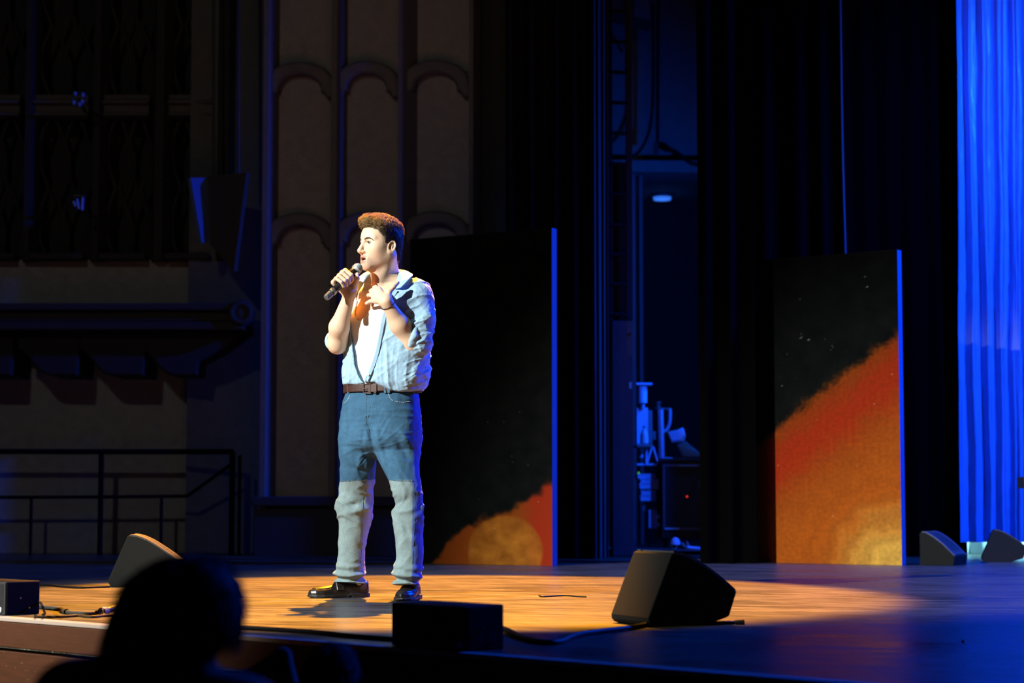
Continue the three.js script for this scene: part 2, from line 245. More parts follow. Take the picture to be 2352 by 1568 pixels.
// the darker wall further left with its box balcony and traceried openings
const LX = (px, D) => (px - 1176) * D / FOCAL / 1, LY = (py, D) => at(700, py, D)[1];
{
  const D = 16.7, wall = new THREE.Group(); wall.name = 'wall_side'; wall.userData.kind = 'structure'; scene.add(wall);
  const x0 = at(-260, 700, D)[0], x1 = at(432, 1000, D)[0], yb = LY(596, D);
  mesh('lower_wall', box(x1 - x0, yb, 0.3, (x0 + x1) / 2, yb / 2, -D - 0.15, 0.005), std([0.36, 0.36, 0.345], 0.9, { map: stoneTex }), wall);
  const a = at(428, 1000, 16.55), b = at(604, 1000, 16.75);
  mesh('pilaster', prism([[a[0], -a[2]], [b[0], -b[2]], [b[0], 17.3], [a[0], 17.3]], 0, 6.4, 0.004).rotateX(-Math.PI / 2), std([0.13, 0.135, 0.13], 0.9, { map: stoneTex }), wall);
  const xw = at(536, 300, D)[0];
  mesh('opening_back', box(xw - x0, 6.4 - yb, 0.1, (x0 + xw) / 2, (6.4 + yb) / 2, -D - 0.45, 0), std([0.02, 0.018, 0.018], 0.9), wall);
  const bars = [[-82, -52], [51, 84], [207, 242], [346, 391], [492, 541]];
  for (const [l, r] of bars) { const A = at(l, 300, D - 0.1)[0], B = at(r, 300, D - 0.1)[0], w = B - A; mesh('mullion', prism([[A, 0], [A + w * 0.3, 0.16], [B - w * 0.3, 0.16], [B, 0], [B, -0.2], [A, -0.2]].map(([x, z]) => [x, D - z]), yb - 0.02, 6.4, 0).rotateX(-Math.PI / 2), brownStone, wall); }
  for (let i = 0; i < 4; i++) {
    const A = at(bars[i][1], 240, D)[0], B = at(bars[i + 1][0], 240, D)[0], y0 = LY(271, D), y1 = LY(221, D), m = (A + B) / 2, w = B - A;
    mesh('transom', [box(w, y1 - y0, 0.16, m, (y0 + y1) / 2, -D + 0.0, 0.01), box(w, 0.03, 0.24, m, (y0 + y1) / 2 + 0.02, -D + 0.02, 0.012), box(w, 0.02, 0.2, m, y0 + 0.012, -D + 0.02, 0.008)], std([0.10, 0.09, 0.083], 0.8, { map: stoneTex }), wall);
    mesh('sill', box(w, 0.05, 0.3, m, yb + 0.01, -D + 0.05, 0.01), darkStone, wall);
    const curves = [];
    for (const [lo, hi] of [[yb, y0], [y1, 6.3]]) for (let q = 0; q < 2; q++) { const c = A + w * (0.27 + 0.46 * q); for (const s of [-1, 1]) { const pts = []; for (let j = 0; j <= 24; j++) { const t = j / 24, y = mix(lo, hi, t), k = Math.abs(Math.sin(t * Math.PI * (hi - lo) / 0.62)); pts.push([c + s * w * 0.23 * (0.15 + 0.85 * k), y, -D - 0.05]); } curves.push(tube(pts, 0.018, 48, 5)); } }
    mesh('tracery', curves, brownStone, wall);
  }
  // balcony: parapet ledge, end boss and brackets
  const DB = 16.0, bal = new THREE.Group(); bal.name = 'balcony'; tag(bal, 'dark carved box balcony with moulded ledge and brackets on the left wall', 'balcony'); scene.add(bal);
  const lx0 = at(-260, 700, DB)[0], lx1 = at(566, 720, DB)[0];
  mesh('ledge', [box(lx1 - lx0, LY(700, DB) - LY(716, DB), 0.7, (lx0 + lx1) / 2, LY(708, DB), -DB - 0.19, 0.012), box(lx1 - lx0 - 0.04, LY(716, DB) - LY(742, DB), 0.62, (lx0 + lx1) / 2, LY(729, DB), -DB - 0.22, 0.02), box(lx1 - lx0, LY(742, DB) - LY(760, DB), 0.68, (lx0 + lx1) / 2, LY(751, DB), -DB - 0.2, 0.012)], brownStone, bal);
  const [kx, ky] = at(560, 722, DB);
  mesh('end_boss', [new THREE.SphereGeometry(0.1, 20, 14).scale(0.95, 1.1, 0.8).translate(kx, ky, -DB + 0.1), new THREE.TorusGeometry(0.075, 0.025, 8, 20).translate(kx, ky, -DB + 0.17)], darkStone, bal);
  for (const [l, r, e] of [[-70, 22, 0], [85, 174, 0], [226, 326, 0], [368, 450, 1]]) {
    const P = (x, y) => at(x, y, DB).slice(0, 2), pts = [P(l - 50, 760), P(l - 48, 800)];
    for (let i = 1; i <= 8; i++) { const t = i / 8; pts.push(P(mix(l - 48, l + 24, t), 800 + 60 * Math.pow(Math.sin(t * Math.PI / 2), 1.6) * (t < 1 ? 1 : 1))); }
    pts.push(P(r, 861), P(r + 3, 830)); if (e) pts.push(P(r + 60, 800), P(r + 112, 760)); else pts.push(P(r + 3, 760));
    mesh('bracket', prism(pts, e ? -DB - 0.53 : -DB - 0.68, -DB - 0.05, 0.02), std([0.014, 0.012, 0.011], 0.95), bal);
  }
}
// wing: back wall with a lower recess, floor ledge, dark piers
const wingWall = std([0.20, 0.21, 0.23], 0.9, { map: stoneTex });
{
  const D = 20.3, y0 = LY(384, D), a = at(1380, 300, D)[0], b = at(1720, 300, D)[0];
  const w = new THREE.Group(); w.name = 'wall_wing'; w.userData.kind = 'structure'; scene.add(w);
  mesh('upper_wall', box(b - a, 7 - y0, 0.25, (a + b) / 2, (7 + y0) / 2, -D - 0.125, 0), wingWall, w);
  mesh('beam', box(b - a, 0.12, 0.5, (a + b) / 2, y0 - 0.03, -D + 0.1, 0.01).rotateZ(-0.01), wingWall, w);
  mesh('soffit', box(b - a, 0.1, 2.2, (a + b) / 2, y0 + 0.02, -D - 1.2, 0), std([0.09, 0.1, 0.1], 0.9), w);
  mesh('recess_back', box(b - a, y0, 0.2, (a + b) / 2, y0 / 2, -D - 2.2, 0), std([0.012, 0.012, 0.014], 0.95), w);
  const j = at(1453, 600, D)[0];
  mesh('door_jamb', [box(0.10, y0, 0.3, j - 0.03, y0 / 2, -D + 0.05, 0.01), box(0.035, y0, 0.2, j + 0.08, y0 / 2, -D + 0.02, 0.006)], std([0.1, 0.1, 0.12], 0.8), w);
}
// ---------------------------------------------------------------- curtains
// path(s, v) gives x, z for s in 0..1 along the rail and v in 0..1 from hem to top
function curtain(name, label, mat, y0, y1, nu, nv, path, group) {
  const th = 0.004, pos = [], idx = [], uv = [], W = nu + 1, Hn = nv + 1, P = [];
  for (let j = 0; j <= nv; j++) for (let i = 0; i <= nu; i++) P.push(path(i / nu, j / nv));
  for (let side = 0; side < 2; side++) for (let j = 0; j <= nv; j++) for (let i = 0; i <= nu; i++) {
    const a = P[j * W + Math.max(0, i - 1)], b = P[j * W + Math.min(nu, i + 1)], p = P[j * W + i], tx = b[0] - a[0], tz = b[1] - a[1], l = Math.hypot(tx, tz) || 1, s = side ? -th / 2 : th / 2;
    pos.push(p[0] - tz / l * s, mix(y0, y1, j / nv), p[1] + tx / l * s); uv.push(i / nu, j / nv);
  }
  const o = W * Hn;
  for (let j = 0; j < nv; j++) for (let i = 0; i < nu; i++) { const q = j * W + i; idx.push(q, q + 1, q + W + 1, q, q + W + 1, q + W); idx.push(o + q, o + q + W + 1, o + q + 1, o + q, o + q + W, o + q + W + 1); }
  for (let j = 0; j < nv; j++) for (const i of [0, nu]) { const q = j * W + i; if (i) idx.push(q, o + q, o + q + W, q, o + q + W, q + W); else idx.push(q, o + q + W, o + q, q, q + W, o + q + W); }
  for (let i = 0; i < nu; i++) { const q = i; idx.push(q, o + q, o + q + 1, q, o + q + 1, q + 1); }
  const g = new THREE.BufferGeometry(); g.setAttribute('position', new THREE.Float32BufferAttribute(pos, 3)); g.setAttribute('uv', new THREE.Float32BufferAttribute(uv, 2)); g.setIndex(idx); g.computeVertexNormals();
  return tag(mesh(name, g, mat), label, 'curtain', group);
}
const velvet = (c) => new THREE.MeshPhysicalMaterial({ color: new THREE.Color().setRGB(...c), roughness: 1, specularIntensity: 0 });
const legFolds = (a, b, pitch, amp, seed) => (s, v) => { const L = Math.hypot(b[0] - a[0], b[1] - a[1]), d = s * L, w = d + 0.3 * pitch * N(d / pitch * 0.7, v * 1.2, seed); const k = amp * Math.sin(w / pitch * 2 * Math.PI) * (1 - 0.25 * v); return [mix(a[0], b[0], s) - (b[1] - a[1]) / L * k, mix(a[1], b[1], s) + (b[0] - a[0]) / L * k]; };
const pxz = (px, D) => [at(px, 800, D)[0], -D];
curtain('curtain', 'black stage curtain hanging between the arched wall and the wing opening', velvet([0.009, 0.005, 0.004]), 0.003, 6.6, 160, 24, legFolds(pxz(1163, 15.35), pxz(1364, 15.15), 0.17, 0.05, 1.5));
curtain('curtain', 'narrow dark blue-lit curtain edge beside the wing opening ladder', velvet([0.06, 0.06, 0.07]), 0.003, 6.6, 90, 30, (s, v) => { const d = s * 0.36, f = Math.sin(d / 0.115 * 6.28 + 0.8 * N(v * 2, s * 2, 5)) * 0.05; return [at(1362, 800, 15.3)[0] + s * 0.135 * (1 - 0.10 * (1 - v) * s) + 0.02 * (1 - v) * N(s * 5, 2, 1), -15.25 - s * 0.25 + f]; });
curtain('curtain', 'black stage curtain right of the wing opening, left of the right painted flat', velvet([0.0016, 0.0014, 0.0016]), 0.003, 6.6, 120, 24, legFolds(pxz(1605, 14.2), pxz(1734, 14.2), 0.19, 0.03, 3.5));
curtain('curtain', 'black stage curtain directly behind the right painted flat', velvet([0.0016, 0.0014, 0.0016]), 0.003, 6.6, 120, 24, legFolds(pxz(1690, 15.1), pxz(1940, 14.95), 0.2, 0.035, 5.5));
curtain('curtain', 'black stage curtain between the right painted flat and the blue curtain', velvet([0.0016, 0.0014, 0.0016]), 0.003, 6.6, 150, 24, legFolds(pxz(1930, 15.5), pxz(2207, 15.98), 0.22, 0.045, 7.5));
const satin = new THREE.MeshPhysicalMaterial({ color: new THREE.Color().setRGB(0.24, 0.38, 0.66), roughness: 0.3, specularIntensity: 1, sheen: 0.4, sheenRoughness: 0.4, sheenColor: new THREE.Color().setRGB(0.8, 0.8, 1) });
{
  const c0 = pxz(2212, 15.8), L = 3.4;
  curtain('curtain', 'bright blue satin curtain hanging in folds at the right edge', satin, 0.115, 6.8, 620, 150, (s, v) => {
    const y = v * 6.7, d = s * L, m = 0.03 * N(d * 3, y * 0.25, 4) + 0.012 * N(d * 9, y * 0.9, 9), w = d + m;
    const ph = (w + 0.018 * N(d * 5.5, y * 0.12, 21)) / 0.118 * Math.PI * 2, f = (0.030 + 0.014 * N(d * 4, y * 0.2, 12)) * Math.cos(ph) + 0.014 * Math.cos(ph * 2.13 + 1 + 1.4 * N(d * 2, y * 0.3, 2)) + 0.005 * Math.cos(ph * 4.3 + 3 * N(d * 3, y * 0.5, 7)) + 0.012 * N(d * 30, y * 0.8, 3) + 0.006 * N(d * 75, y * 1.6, 14);
    const r1 = N(d * 26 + y * 2.0, y * 5 - d * 6, 6), fine = 0.007 * Math.pow(1 - Math.abs(r1), 6) * sstep(5.2, 2.5, y) + 0.0028 * N(d * 60, y * 7, 8);
    return [c0[0] + d - 0.035 * (1 - v) * (1 - s) * 2 + 0.01 * N(d * 8, y, 3), c0[1] + 0.06 + f + fine];
  });
}
tag(mesh('rope', tube([[1928, -150], [1931, 100], [1935, 350], [1942, 600], [1946, 760]].map(([x, y]) => at(x, y, 14.72)), 0.009, 30, 6), std([0.05, 0.05, 0.07], 0.8)), 'added thin strand for the blue-lit curtain seam above the right painted flat', 'rope');  // strand added to draw the blue-lit seam between two black curtains
{ // the pale backdrop that shows under the hem, with its cyan floor light
  const c = pxz(2190, 16.6);
  const g = curtain('backdrop', 'strip of bright white-cyan cloth showing under the blue curtain hem', std([0.82, 0.86, 0.86], 0.8), 0.003, 2.2, 120, 30, (s, v) => [c[0] + s * 2.6, c[1] + 0.02 * N(s * 9, v * 9, 2) + 0.16 * Math.pow(1 - v, 8) * (0.6 + 0.6 * N(s * 14, 1, 3))]);
  g.userData.category = 'backdrop';
  stageLight('cyan floor light hidden behind the blue curtain', [5.4, 1.7, -16.3], [3.85, 0.06, -16.6], [0.28, 0.8, 1.0], 170, 20 * deg, 0.6, 4);
}

// ---------------------------------------------------------------- painted scenery flats
const px2lin = (c) => { c /= 255; return c <= 0.04045 ? c / 12.92 : ((c + 0.055) / 1.055) ** 2.4; };
const along1 = (pts, x) => { if (x <= pts[0][0]) return pts[0][1]; for (let i = 1; i < pts.length; i++) if (x <= pts[i][0]) return mix(pts[i - 1][1], pts[i][1], (x - pts[i - 1][0]) / (pts[i][0] - pts[i - 1][0])); return pts[pts.length - 1][1]; };
const fbm = (x, y, s) => N(x, y, s) + 0.5 * N(x * 2.1, y * 2.1, s + 3) + 0.25 * N(x * 4.3, y * 4.3, s + 6);
function starPaint(stars, nebula) {
  const W = 512, H = 1024, st = new Float32Array(W * H);
  for (const [u, v, r, a, b, ang] of stars) { const cx = u * W, cy = v * H, R = Math.ceil(r * 3 * (a || 1)); for (let j = -R; j <= R; j++) for (let i = -R; i <= R; i++) { const x = Math.floor(cx + i), y = Math.floor(cy + j); if (x < 0 || y < 0 || x >= W || y >= H) continue; const c = Math.cos(ang || 0), s = Math.sin(ang || 0), X = (i * c + j * s) / (a || 1), Y = -i * s + j * c; st[y * W + x] = Math.max(st[y * W + x], b * Math.exp(-(X * X + Y * Y) / (r * r))); } }
  return dataTex(W, H, (u, v, o, x, y) => {
    const vd = 1 - v, q = (H - 1 - y) * W + x, col = nebula(u, vd, o), s = st[q];
    for (let c = 0; c < 3; c++) o[c] = clamp(mix(o[c] / 255 * 0.98, 0.92, s));
  }, true);
}
const rs = rng(77), stars1 = [], stars2 = [];
for (let i = 0; i < 260; i++) stars1.push([0.25 + 0.75 * rs(), 0.04 + rs() * 0.78, 0.45 + rs() * 0.35, 1, 0.10 + 0.25 * rs() * rs()]);
for (const [x, y, b] of [[1124, 966, 0.7], [1160, 966, 0.6], [1123, 768, 0.6], [1195, 945, 0.6], [1178, 1046, 0.5], [1214, 1067, 0.5], [1209, 575, 0.5], [1244, 566, 0.5], [1103, 1146, 0.5], [1180, 1060, 0.5], [1087, 740, 0.4], [1236, 1152, 0.8], [1140, 1214, 0.8], [1088, 1266, 0.7], [1072, 1260, 0.5]]) stars1.push([(x - 942) / 325, (y - 519) / 779, 1.1, 1, b]);
for (let i = 0; i < 260; i++) stars2.push([rs(), rs() * 0.58, 0.5 + rs() * 0.45, 1, 0.12 + 0.4 * rs() * rs()]);
for (const [x, y, a, b, g] of [[1998, 662, 3.4, 0.9, 0.5], [1993, 639, 2.8, 0.7, 0.5], [1844, 686, 2.6, 0.5, 0.3], [1845, 776, 5, 0.7, 0.5], [1863, 781, 3.6, 0.9, 0.35], [1846, 767, 1, 0.7, 0], [2010, 930, 1, 0.9, 0], [1914, 1188, 1, 0.9, 0], [1788, 1074, 1, 0.8, 0], [2050, 863, 2.6, 0.5, 0.5], [1879, 967, 1, 0.5, 0], [1970, 1071, 1, 0.5, 0], [1799, 888, 2.4, 0.7, 0.5], [1757, 713, 1, 0.6, 0], [1774, 722, 1, 0.6, 0], [1763, 733, 1, 0.5, 0], [1812, 813, 1, 0.6, 0], [1917, 796, 1, 0.7, 0], [1914, 805, 1, 0.6, 0], [1919, 800, 1, 0.5, 0], [1900, 780, 1, 0.5, 0]]) stars2.push([(x - 1732) / 334, (y - 590 + (x - 1732) * 0.03) / 712, 1.25, a, b, -g]);
const tex1 = starPaint(stars1, (u, v, o) => {
  const X = 942 + u * 325, Y = 519 + v * 779, n = fbm(u * 9, v * 20, 2), e = Y - along1([[985, 1310], [1040, 1243], [1085, 1200], [1150, 1180], [1200, 1160], [1262, 1108]], X) + n * 15, m = sstep(-12, 14, e);
  const d = Math.hypot(X - 1162, Y - 1268) / 88, planet = 1 - sstep(0.9, 1.0, d + 0.02 * n), halo = 1 - sstep(0.9, 1.5, d);
  const red = [140, 40, 17], ora = [126, 58, 15], pl = [146 + 32 * n, 88 + 25 * n, 26 + 10 * n], t = sstep(1190, 1240, X + 10 * n);
  const black = [9 + 5 * n, 11 + 5 * n, 11 + 4 * n];
  for (let c = 0; c < 3; c++) o[c] = mix(black[c], mix(mix(ora[c], red[c], t), pl[c], planet * (0.75 + 0.25 * (1 - d))), m);
});
const tex2 = starPaint(stars2, (u, v, o) => {
  const X = 1732 + u * 334, Y = 590 - u * 18 + v * 715, n = fbm(u * 7, v * 14, 5), f = fbm(u * 40, v * 80, 9), e = Y - along1([[1732, 1034], [1770, 1006], [1800, 975], [1880, 912], [1960, 850], [2066, 762]], X) + n * 16 + f * 8, m = sstep(-22, 18, e);
  const d = Math.hypot((X - 2056), (Y - 1300)) / 150, glow = 1 - sstep(0.25, 1.25, d + 0.15 * n), e2 = (Y - 1050 + (X - 1900) * 0.66) / 330 + 0.15 * n;
  const band = Math.exp(-Math.pow((e - 90 - 40 * n) / 65, 2)), red = [150, 38, 14], ora = [158, 76, 18], dk = [128, 56, 12], ye = [205, 160, 70], black = [11 + 6 * n, 13 + 6 * n, 13 + 5 * n];
  const arc = 0.05 * Math.sin(d * 22 + n * 3) * sstep(1.9, 0.8, d);
  for (let c = 0; c < 3; c++) { let k = mix(mix(dk[c], ora[c], sstep(-0.4, 0.6, e2)), red[c], 0.85 * band); k = mix(k, ye[c], glow * 0.9) * (1 + arc + 0.10 * f); o[c] = mix(black[c], k, m); }
});
function flat(label, B, A, H, tex) {
  const dx = A[0] - B[0], dz = A[2] - B[2], L = Math.hypot(dx, dz), turn = -Math.atan2(dz, dx);
  const t = thing('scenery_flat', label, 'painted flat', B, turn, undefined), side = std([0.035, 0.075, 0.18], 0.9);  // edges tinted navy: the blue flood light is put into their colour
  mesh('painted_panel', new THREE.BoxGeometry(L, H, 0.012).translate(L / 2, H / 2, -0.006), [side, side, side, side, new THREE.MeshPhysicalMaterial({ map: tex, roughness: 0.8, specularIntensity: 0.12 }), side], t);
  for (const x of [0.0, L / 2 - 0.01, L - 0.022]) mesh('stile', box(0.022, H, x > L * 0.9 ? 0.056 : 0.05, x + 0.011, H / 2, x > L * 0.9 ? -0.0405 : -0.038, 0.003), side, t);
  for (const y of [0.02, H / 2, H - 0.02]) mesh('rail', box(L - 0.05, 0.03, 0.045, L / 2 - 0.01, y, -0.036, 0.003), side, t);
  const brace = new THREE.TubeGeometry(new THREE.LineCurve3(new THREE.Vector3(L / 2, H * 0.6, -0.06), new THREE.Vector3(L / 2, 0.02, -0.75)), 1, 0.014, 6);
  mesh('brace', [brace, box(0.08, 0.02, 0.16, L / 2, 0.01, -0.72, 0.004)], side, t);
  return t;
}
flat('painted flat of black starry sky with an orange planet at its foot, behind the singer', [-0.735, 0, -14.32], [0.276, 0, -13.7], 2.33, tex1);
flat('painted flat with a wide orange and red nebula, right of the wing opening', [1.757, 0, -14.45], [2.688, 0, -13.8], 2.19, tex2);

// ---------------------------------------------------------------- loudspeakers on the stage floor
const paintBump = dataTex(256, 256, (u, v, o) => { o[0] = o[1] = o[2] = 0.5 + 0.35 * wrap((x, y) => N(x * 90, y * 90, 4))(u, v); }, false, [3, 3]);
const matte = (c, rough, extra = {}) => new THREE.MeshPhysicalMaterial({ color: new THREE.Color().setRGB(...c), roughness: rough, specularIntensity: 0.22, ...extra });
const cabinet = matte([0.0105, 0.0115, 0.0112], 0.8, { bumpMap: paintBump, bumpScale: 0.0015 }), grilleMat = std([0.05, 0.048, 0.045], 0.5), darkPlastic = std([0.012, 0.012, 0.013], 0.5), rubber = std([0.014, 0.014, 0.015], 0.6), metal = std([0.5, 0.5, 0.52], 0.35, { metalness: 0.9 });
function wedge(label, p, turn, outline, curve, depth, scale = 1, group) {
  const t = thing('floor_monitor', label, 'loudspeaker', p, turn, group); t.scale.setScalar(scale);
  mesh('cabinet', prism(outline, -depth, 0, 0.004), cabinet, t);
  // curved grille: rim strips and ribs across the width, following the curve
  const crv = new THREE.CatmullRomCurve3(curve.map(([x, y]) => new THREE.Vector3(x, y, 0))), n = 46, ribs = [];
  for (const [z0, z1] of [[-0.034, -0.006], [-depth + 0.006, -depth + 0.034]]) { const o = []; for (let i = 0; i <= 20; i++) { const q = crv.getPoint(i / 20), tg = crv.getTangent(i / 20); o.push([q.x - tg.y * 0.005, q.y + tg.x * 0.005]); } for (let i = 20; i >= 0; i--) { const q = crv.getPoint(i / 20), tg = crv.getTangent(i / 20); o.push([q.x + tg.y * 0.004, q.y - tg.x * 0.004]); } mesh('grille_rim', prism(o, z0, z1, 0), grilleMat, t); }
  for (let i = 0; i < n; i++) { const f = mix(0.05, 0.95, i / (n - 1)), q = crv.getPoint(f), tg = crv.getTangent(f); ribs.push(new THREE.BoxGeometry(0.0035, 0.006, depth - 0.06).rotateZ(Math.atan2(tg.y, tg.x)).translate(q.x - tg.y * 0.002, q.y + tg.x * 0.002, -depth / 2)); }
  mesh('grille', ribs, grilleMat, t).userData.kind = 'stuff';
  return t;
}
const wedgeShape = [[0.028, 0.0], [0.012, 0.006], [0.003, 0.018], [0.002, 0.034], [0.086, 0.262], [0.094, 0.268], [0.13, 0.262], [0.175, 0.242], [0.225, 0.208], [0.28, 0.165], [0.328, 0.122], [0.300, 0.034], [0.292, 0.028], [0.205, 0.0]];
const wedgeCurve = [[0.098, 0.269], [0.13, 0.263], [0.175, 0.243], [0.225, 0.209], [0.28, 0.166], [0.325, 0.125]];
for (const l of [wedgeShape, wedgeCurve]) for (const q of l) q[0] *= 1.15;
const wq = (px, py) => onFloor(px, py);
wedge('dark grey wedge monitor at centre right with its plain back turned to the singer', wq(1488, 1440.5), 25 * deg, wedgeShape, wedgeCurve, 0.29);
wedge('grey wedge monitor with amber-lit curved grille, behind the foreground head', wq(247, 1347), 5 * deg, wedgeShape, wedgeCurve, 0.29);
wedge('black wedge monitor at the right edge, in front of the blue curtain foot', wq(2254, 1290), -12 * deg, wedgeShape, wedgeCurve, 0.29, 0.86);
wedge('low wedge monitor with blue-lit sloping top, beside the right painted flat', wq(2113, 1297.5), -31 * deg, [[0, 0], [0.0, 0.232], [0.012, 0.24], [0.045, 0.235], [0.11, 0.198], [0.175, 0.148], [0.225, 0.1], [0.262, 0.066], [0.25, 0.0]], [[0.016, 0.241], [0.045, 0.236], [0.11, 0.199], [0.175, 0.149], [0.225, 0.101], [0.258, 0.07]], 0.29, 0.95);
function fill(label, corner, h, w, d) {   // corner: where the front right vertical edge stands
  const t = thing('front_fill_speaker', label, 'loudspeaker', corner, -EDGE, undefined);
  mesh('cabinet', box(w, h, d - 0.01, -w / 2, h / 2, -d / 2 - 0.005, 0.006), matte([0.0035, 0.0035, 0.0035], 0.8, { bumpMap: paintBump, bumpScale: 0.001 }), t);
  const g = [box(w - 0.004, h - 0.004, 0.008, -w / 2, h / 2, -0.008, 0.003)];
  for (let i = 0; i < 26; i++) g.push(new THREE.BoxGeometry(w - 0.03, 0.0022, 0.003).translate(-w / 2, 0.012 + (h - 0.024) * i / 25, -0.0035));
  for (let i = 0; i < 40; i++) g.push(new THREE.BoxGeometry(0.0022, h - 0.02, 0.003).translate(-0.014 - (w - 0.028) * i / 39, h / 2, -0.0035));
  mesh('grille', g.map((q) => q.toNonIndexed()), std([0.03, 0.03, 0.03], 0.5), t);
  mesh('badge', new THREE.CylinderGeometry(0.011, 0.011, 0.003, 20).rotateX(Math.PI / 2).translate(-0.03, 0.022, 0.0), std([0.6, 0.6, 0.62], 0.4), t);
  for (const [y, z] of [[h * 0.5, -d * 0.45], [h * 0.2, -d * 0.7]]) mesh('screw', new THREE.CylinderGeometry(0.0035, 0.0035, 0.003, 10).rotateZ(Math.PI / 2).translate(0.001, y, z), metal, t);
  for (const [x, z] of [[-0.03, -0.03], [-w + 0.03, -0.03], [-0.03, -d + 0.03], [-w + 0.03, -d + 0.03]]) mesh('foot', new THREE.CylinderGeometry(0.01, 0.01, 0.004, 10).translate(x, 0.001, z), rubber, t);
  return t;
}
fill('flat black front fill speaker at the stage edge in front of the singer', wq(1071, 1497), 0.139, 0.345, 0.165);
fill('flat black front fill speaker at the far left stage edge with amber-lit top', wq(9, 1413.5), 0.134, 0.345, 0.165);

// ---------------------------------------------------------------- cables
const cableBlack = matte([0.006, 0.006, 0.007], 0.6), cableGrey = matte([0.03, 0.031, 0.029], 0.7), cableBrown = matte([0.035, 0.022, 0.012], 0.6), plugBlue = std([0.015, 0.04, 0.2], 0.5);
const run = (pts, r) => pts.map(([x, y, h]) => onFloor(x, y, r + (h || 0)));
function cable(label, pts, r, mat, seg = 60) { return tag(mesh('cable', tube(run(pts, r), r, seg, 8), mat), label, 'cable'); }
cable('thin black cable on the floor between the left fill speaker and the left wedge', [[84, 1342], [110, 1343], [150, 1347], [185, 1348.5], [225, 1347.5], [252, 1346.5]], 0.006, cableBlack);
cable('black cable along the stage edge from the foreground head to the centre fill speaker', [[470, 1436], [560, 1441], [640, 1445.5], [720, 1451], [800, 1459], [860, 1464], [900, 1467], [935, 1469]], 0.008, cableBlack, 80);
cable('dark blue-lit cable curving from the centre fill speaker to the centre right wedge', [[1140, 1436], [1165, 1446], [1200, 1463], [1235, 1472], [1262, 1475], [1285, 1473], [1306, 1464], [1330, 1456], [1380, 1449], [1440, 1442], [1490, 1433]], 0.009, cableBlack, 100);
{
  const t = thing('cable', 'short black lead with a plug end lying behind the centre right wedge', 'cable', onFloor(1620, 1430));
  const o = t.position, loc = (l) => l.map(([x, y, z]) => [x - o.x, y - o.y, z - o.z]);
  mesh('lead', tube(loc(run([[1575, 1427], [1620, 1430], [1665, 1430], [1692, 1429]], 0.007)), 0.007, 30, 8), cableBlack, t);
  const e = onFloor(1699, 1428.6, 0.009);
  mesh('plug', new THREE.CylinderGeometry(0.010, 0.010, 0.035, 12).rotateZ(Math.PI / 2 + 0.06).translate(e[0] - o.x, e[1] - o.y, e[2] - o.z), darkPlastic, t);
}
{
  const t = thing('cable', 'thick grey speaker cable with a blue connector beside the left fill speaker', 'cable', onFloor(150, 1400)), o = t.position, loc = (l) => l.map(([x, y, z]) => [x - o.x, y - o.y, z - o.z]);
  mesh('lead', tube(loc(run([[70, 1390], [86, 1392.5], [118, 1395.5], [140, 1398.5], [152, 1404], [168, 1407.5], [195, 1408.5], [222, 1407]], 0.009)), 0.009, 60, 8), cableGrey, t);
  mesh('tape', tube(loc(run([[142, 1400], [147, 1402], [153, 1404.5]], 0.010)), 0.012, 8, 8), cableBrown, t);
  mesh('connector', tube(loc(run([[223, 1407.5], [232, 1405.5]], 0.011)), 0.012, 4, 10), darkPlastic, t);
  mesh('connector_collar', tube(loc(run([[233, 1404.5, 0.003], [243, 1402.5, 0.003]], 0.013)), 0.017, 4, 12), plugBlue, t);
  mesh('connector_grip', tube(loc(run([[243, 1402, 0.003], [252, 1399.5, 0.006], [262, 1396, 0.010]], 0.012)), 0.013, 8, 10), darkPlastic, t);
  mesh('lead_end', tube(loc(run([[262, 1395.6, 0.008], [285, 1394.5, 0.004], [320, 1396], [360, 1402]], 0.008)), 0.008, 24, 8), cableBrown, t);
}
cable('thin amber-lit cable in front of the thick grey speaker cable at the left stage edge', [[78, 1416.5], [110, 1416], [150, 1415], [180, 1413.5], [210, 1416], [245, 1413], [300, 1410]], 0.0055, cableBrown);
cable('short black cable loop rising from the back of the left fill speaker', [[88.5, 1380, 0.034], [92, 1383, 0.045], [97, 1391, 0.05], [101, 1402, 0.03], [101.5, 1410, 0.004], [98, 1411, 0]], 0.005, cableBlack);
cable('thin dark string lying on the amber floor right of the singer', [[1238, 1366.5], [1246, 1369.5], [1258, 1369], [1275, 1368], [1300, 1367], [1325, 1369], [1346, 1370]], 0.0035, cableBlack);
tag(mesh('floor_plug', new THREE.CylinderGeometry(0.005, 0.006, 0.008, 16).translate(...onFloor(2212, 1472, 0.004)), darkPlastic), 'small round black plug on the blue-lit stage floor at right', 'floor plug');
{ // black box on a pole at the right frame edge
  const [x, y, z] = at(2366, 1108, 14.6), t = thing('stand_speaker', 'black box reaching into the right frame edge in front of the blue curtain', 'loudspeaker', [x + 0.06, 0, z]);
  mesh('cabinet', box(0.26, 0.085, 0.2, 0, y, 0, 0.01), darkPlastic, t);
  mesh('pole', new THREE.CylinderGeometry(0.016, 0.016, y, 10).translate(0.08, y / 2, 0), darkPlastic, t);
  mesh('base', new THREE.CylinderGeometry(0.13, 0.15, 0.025, 20).translate(0.08, 0.0125, 0), darkPlastic, t);
}

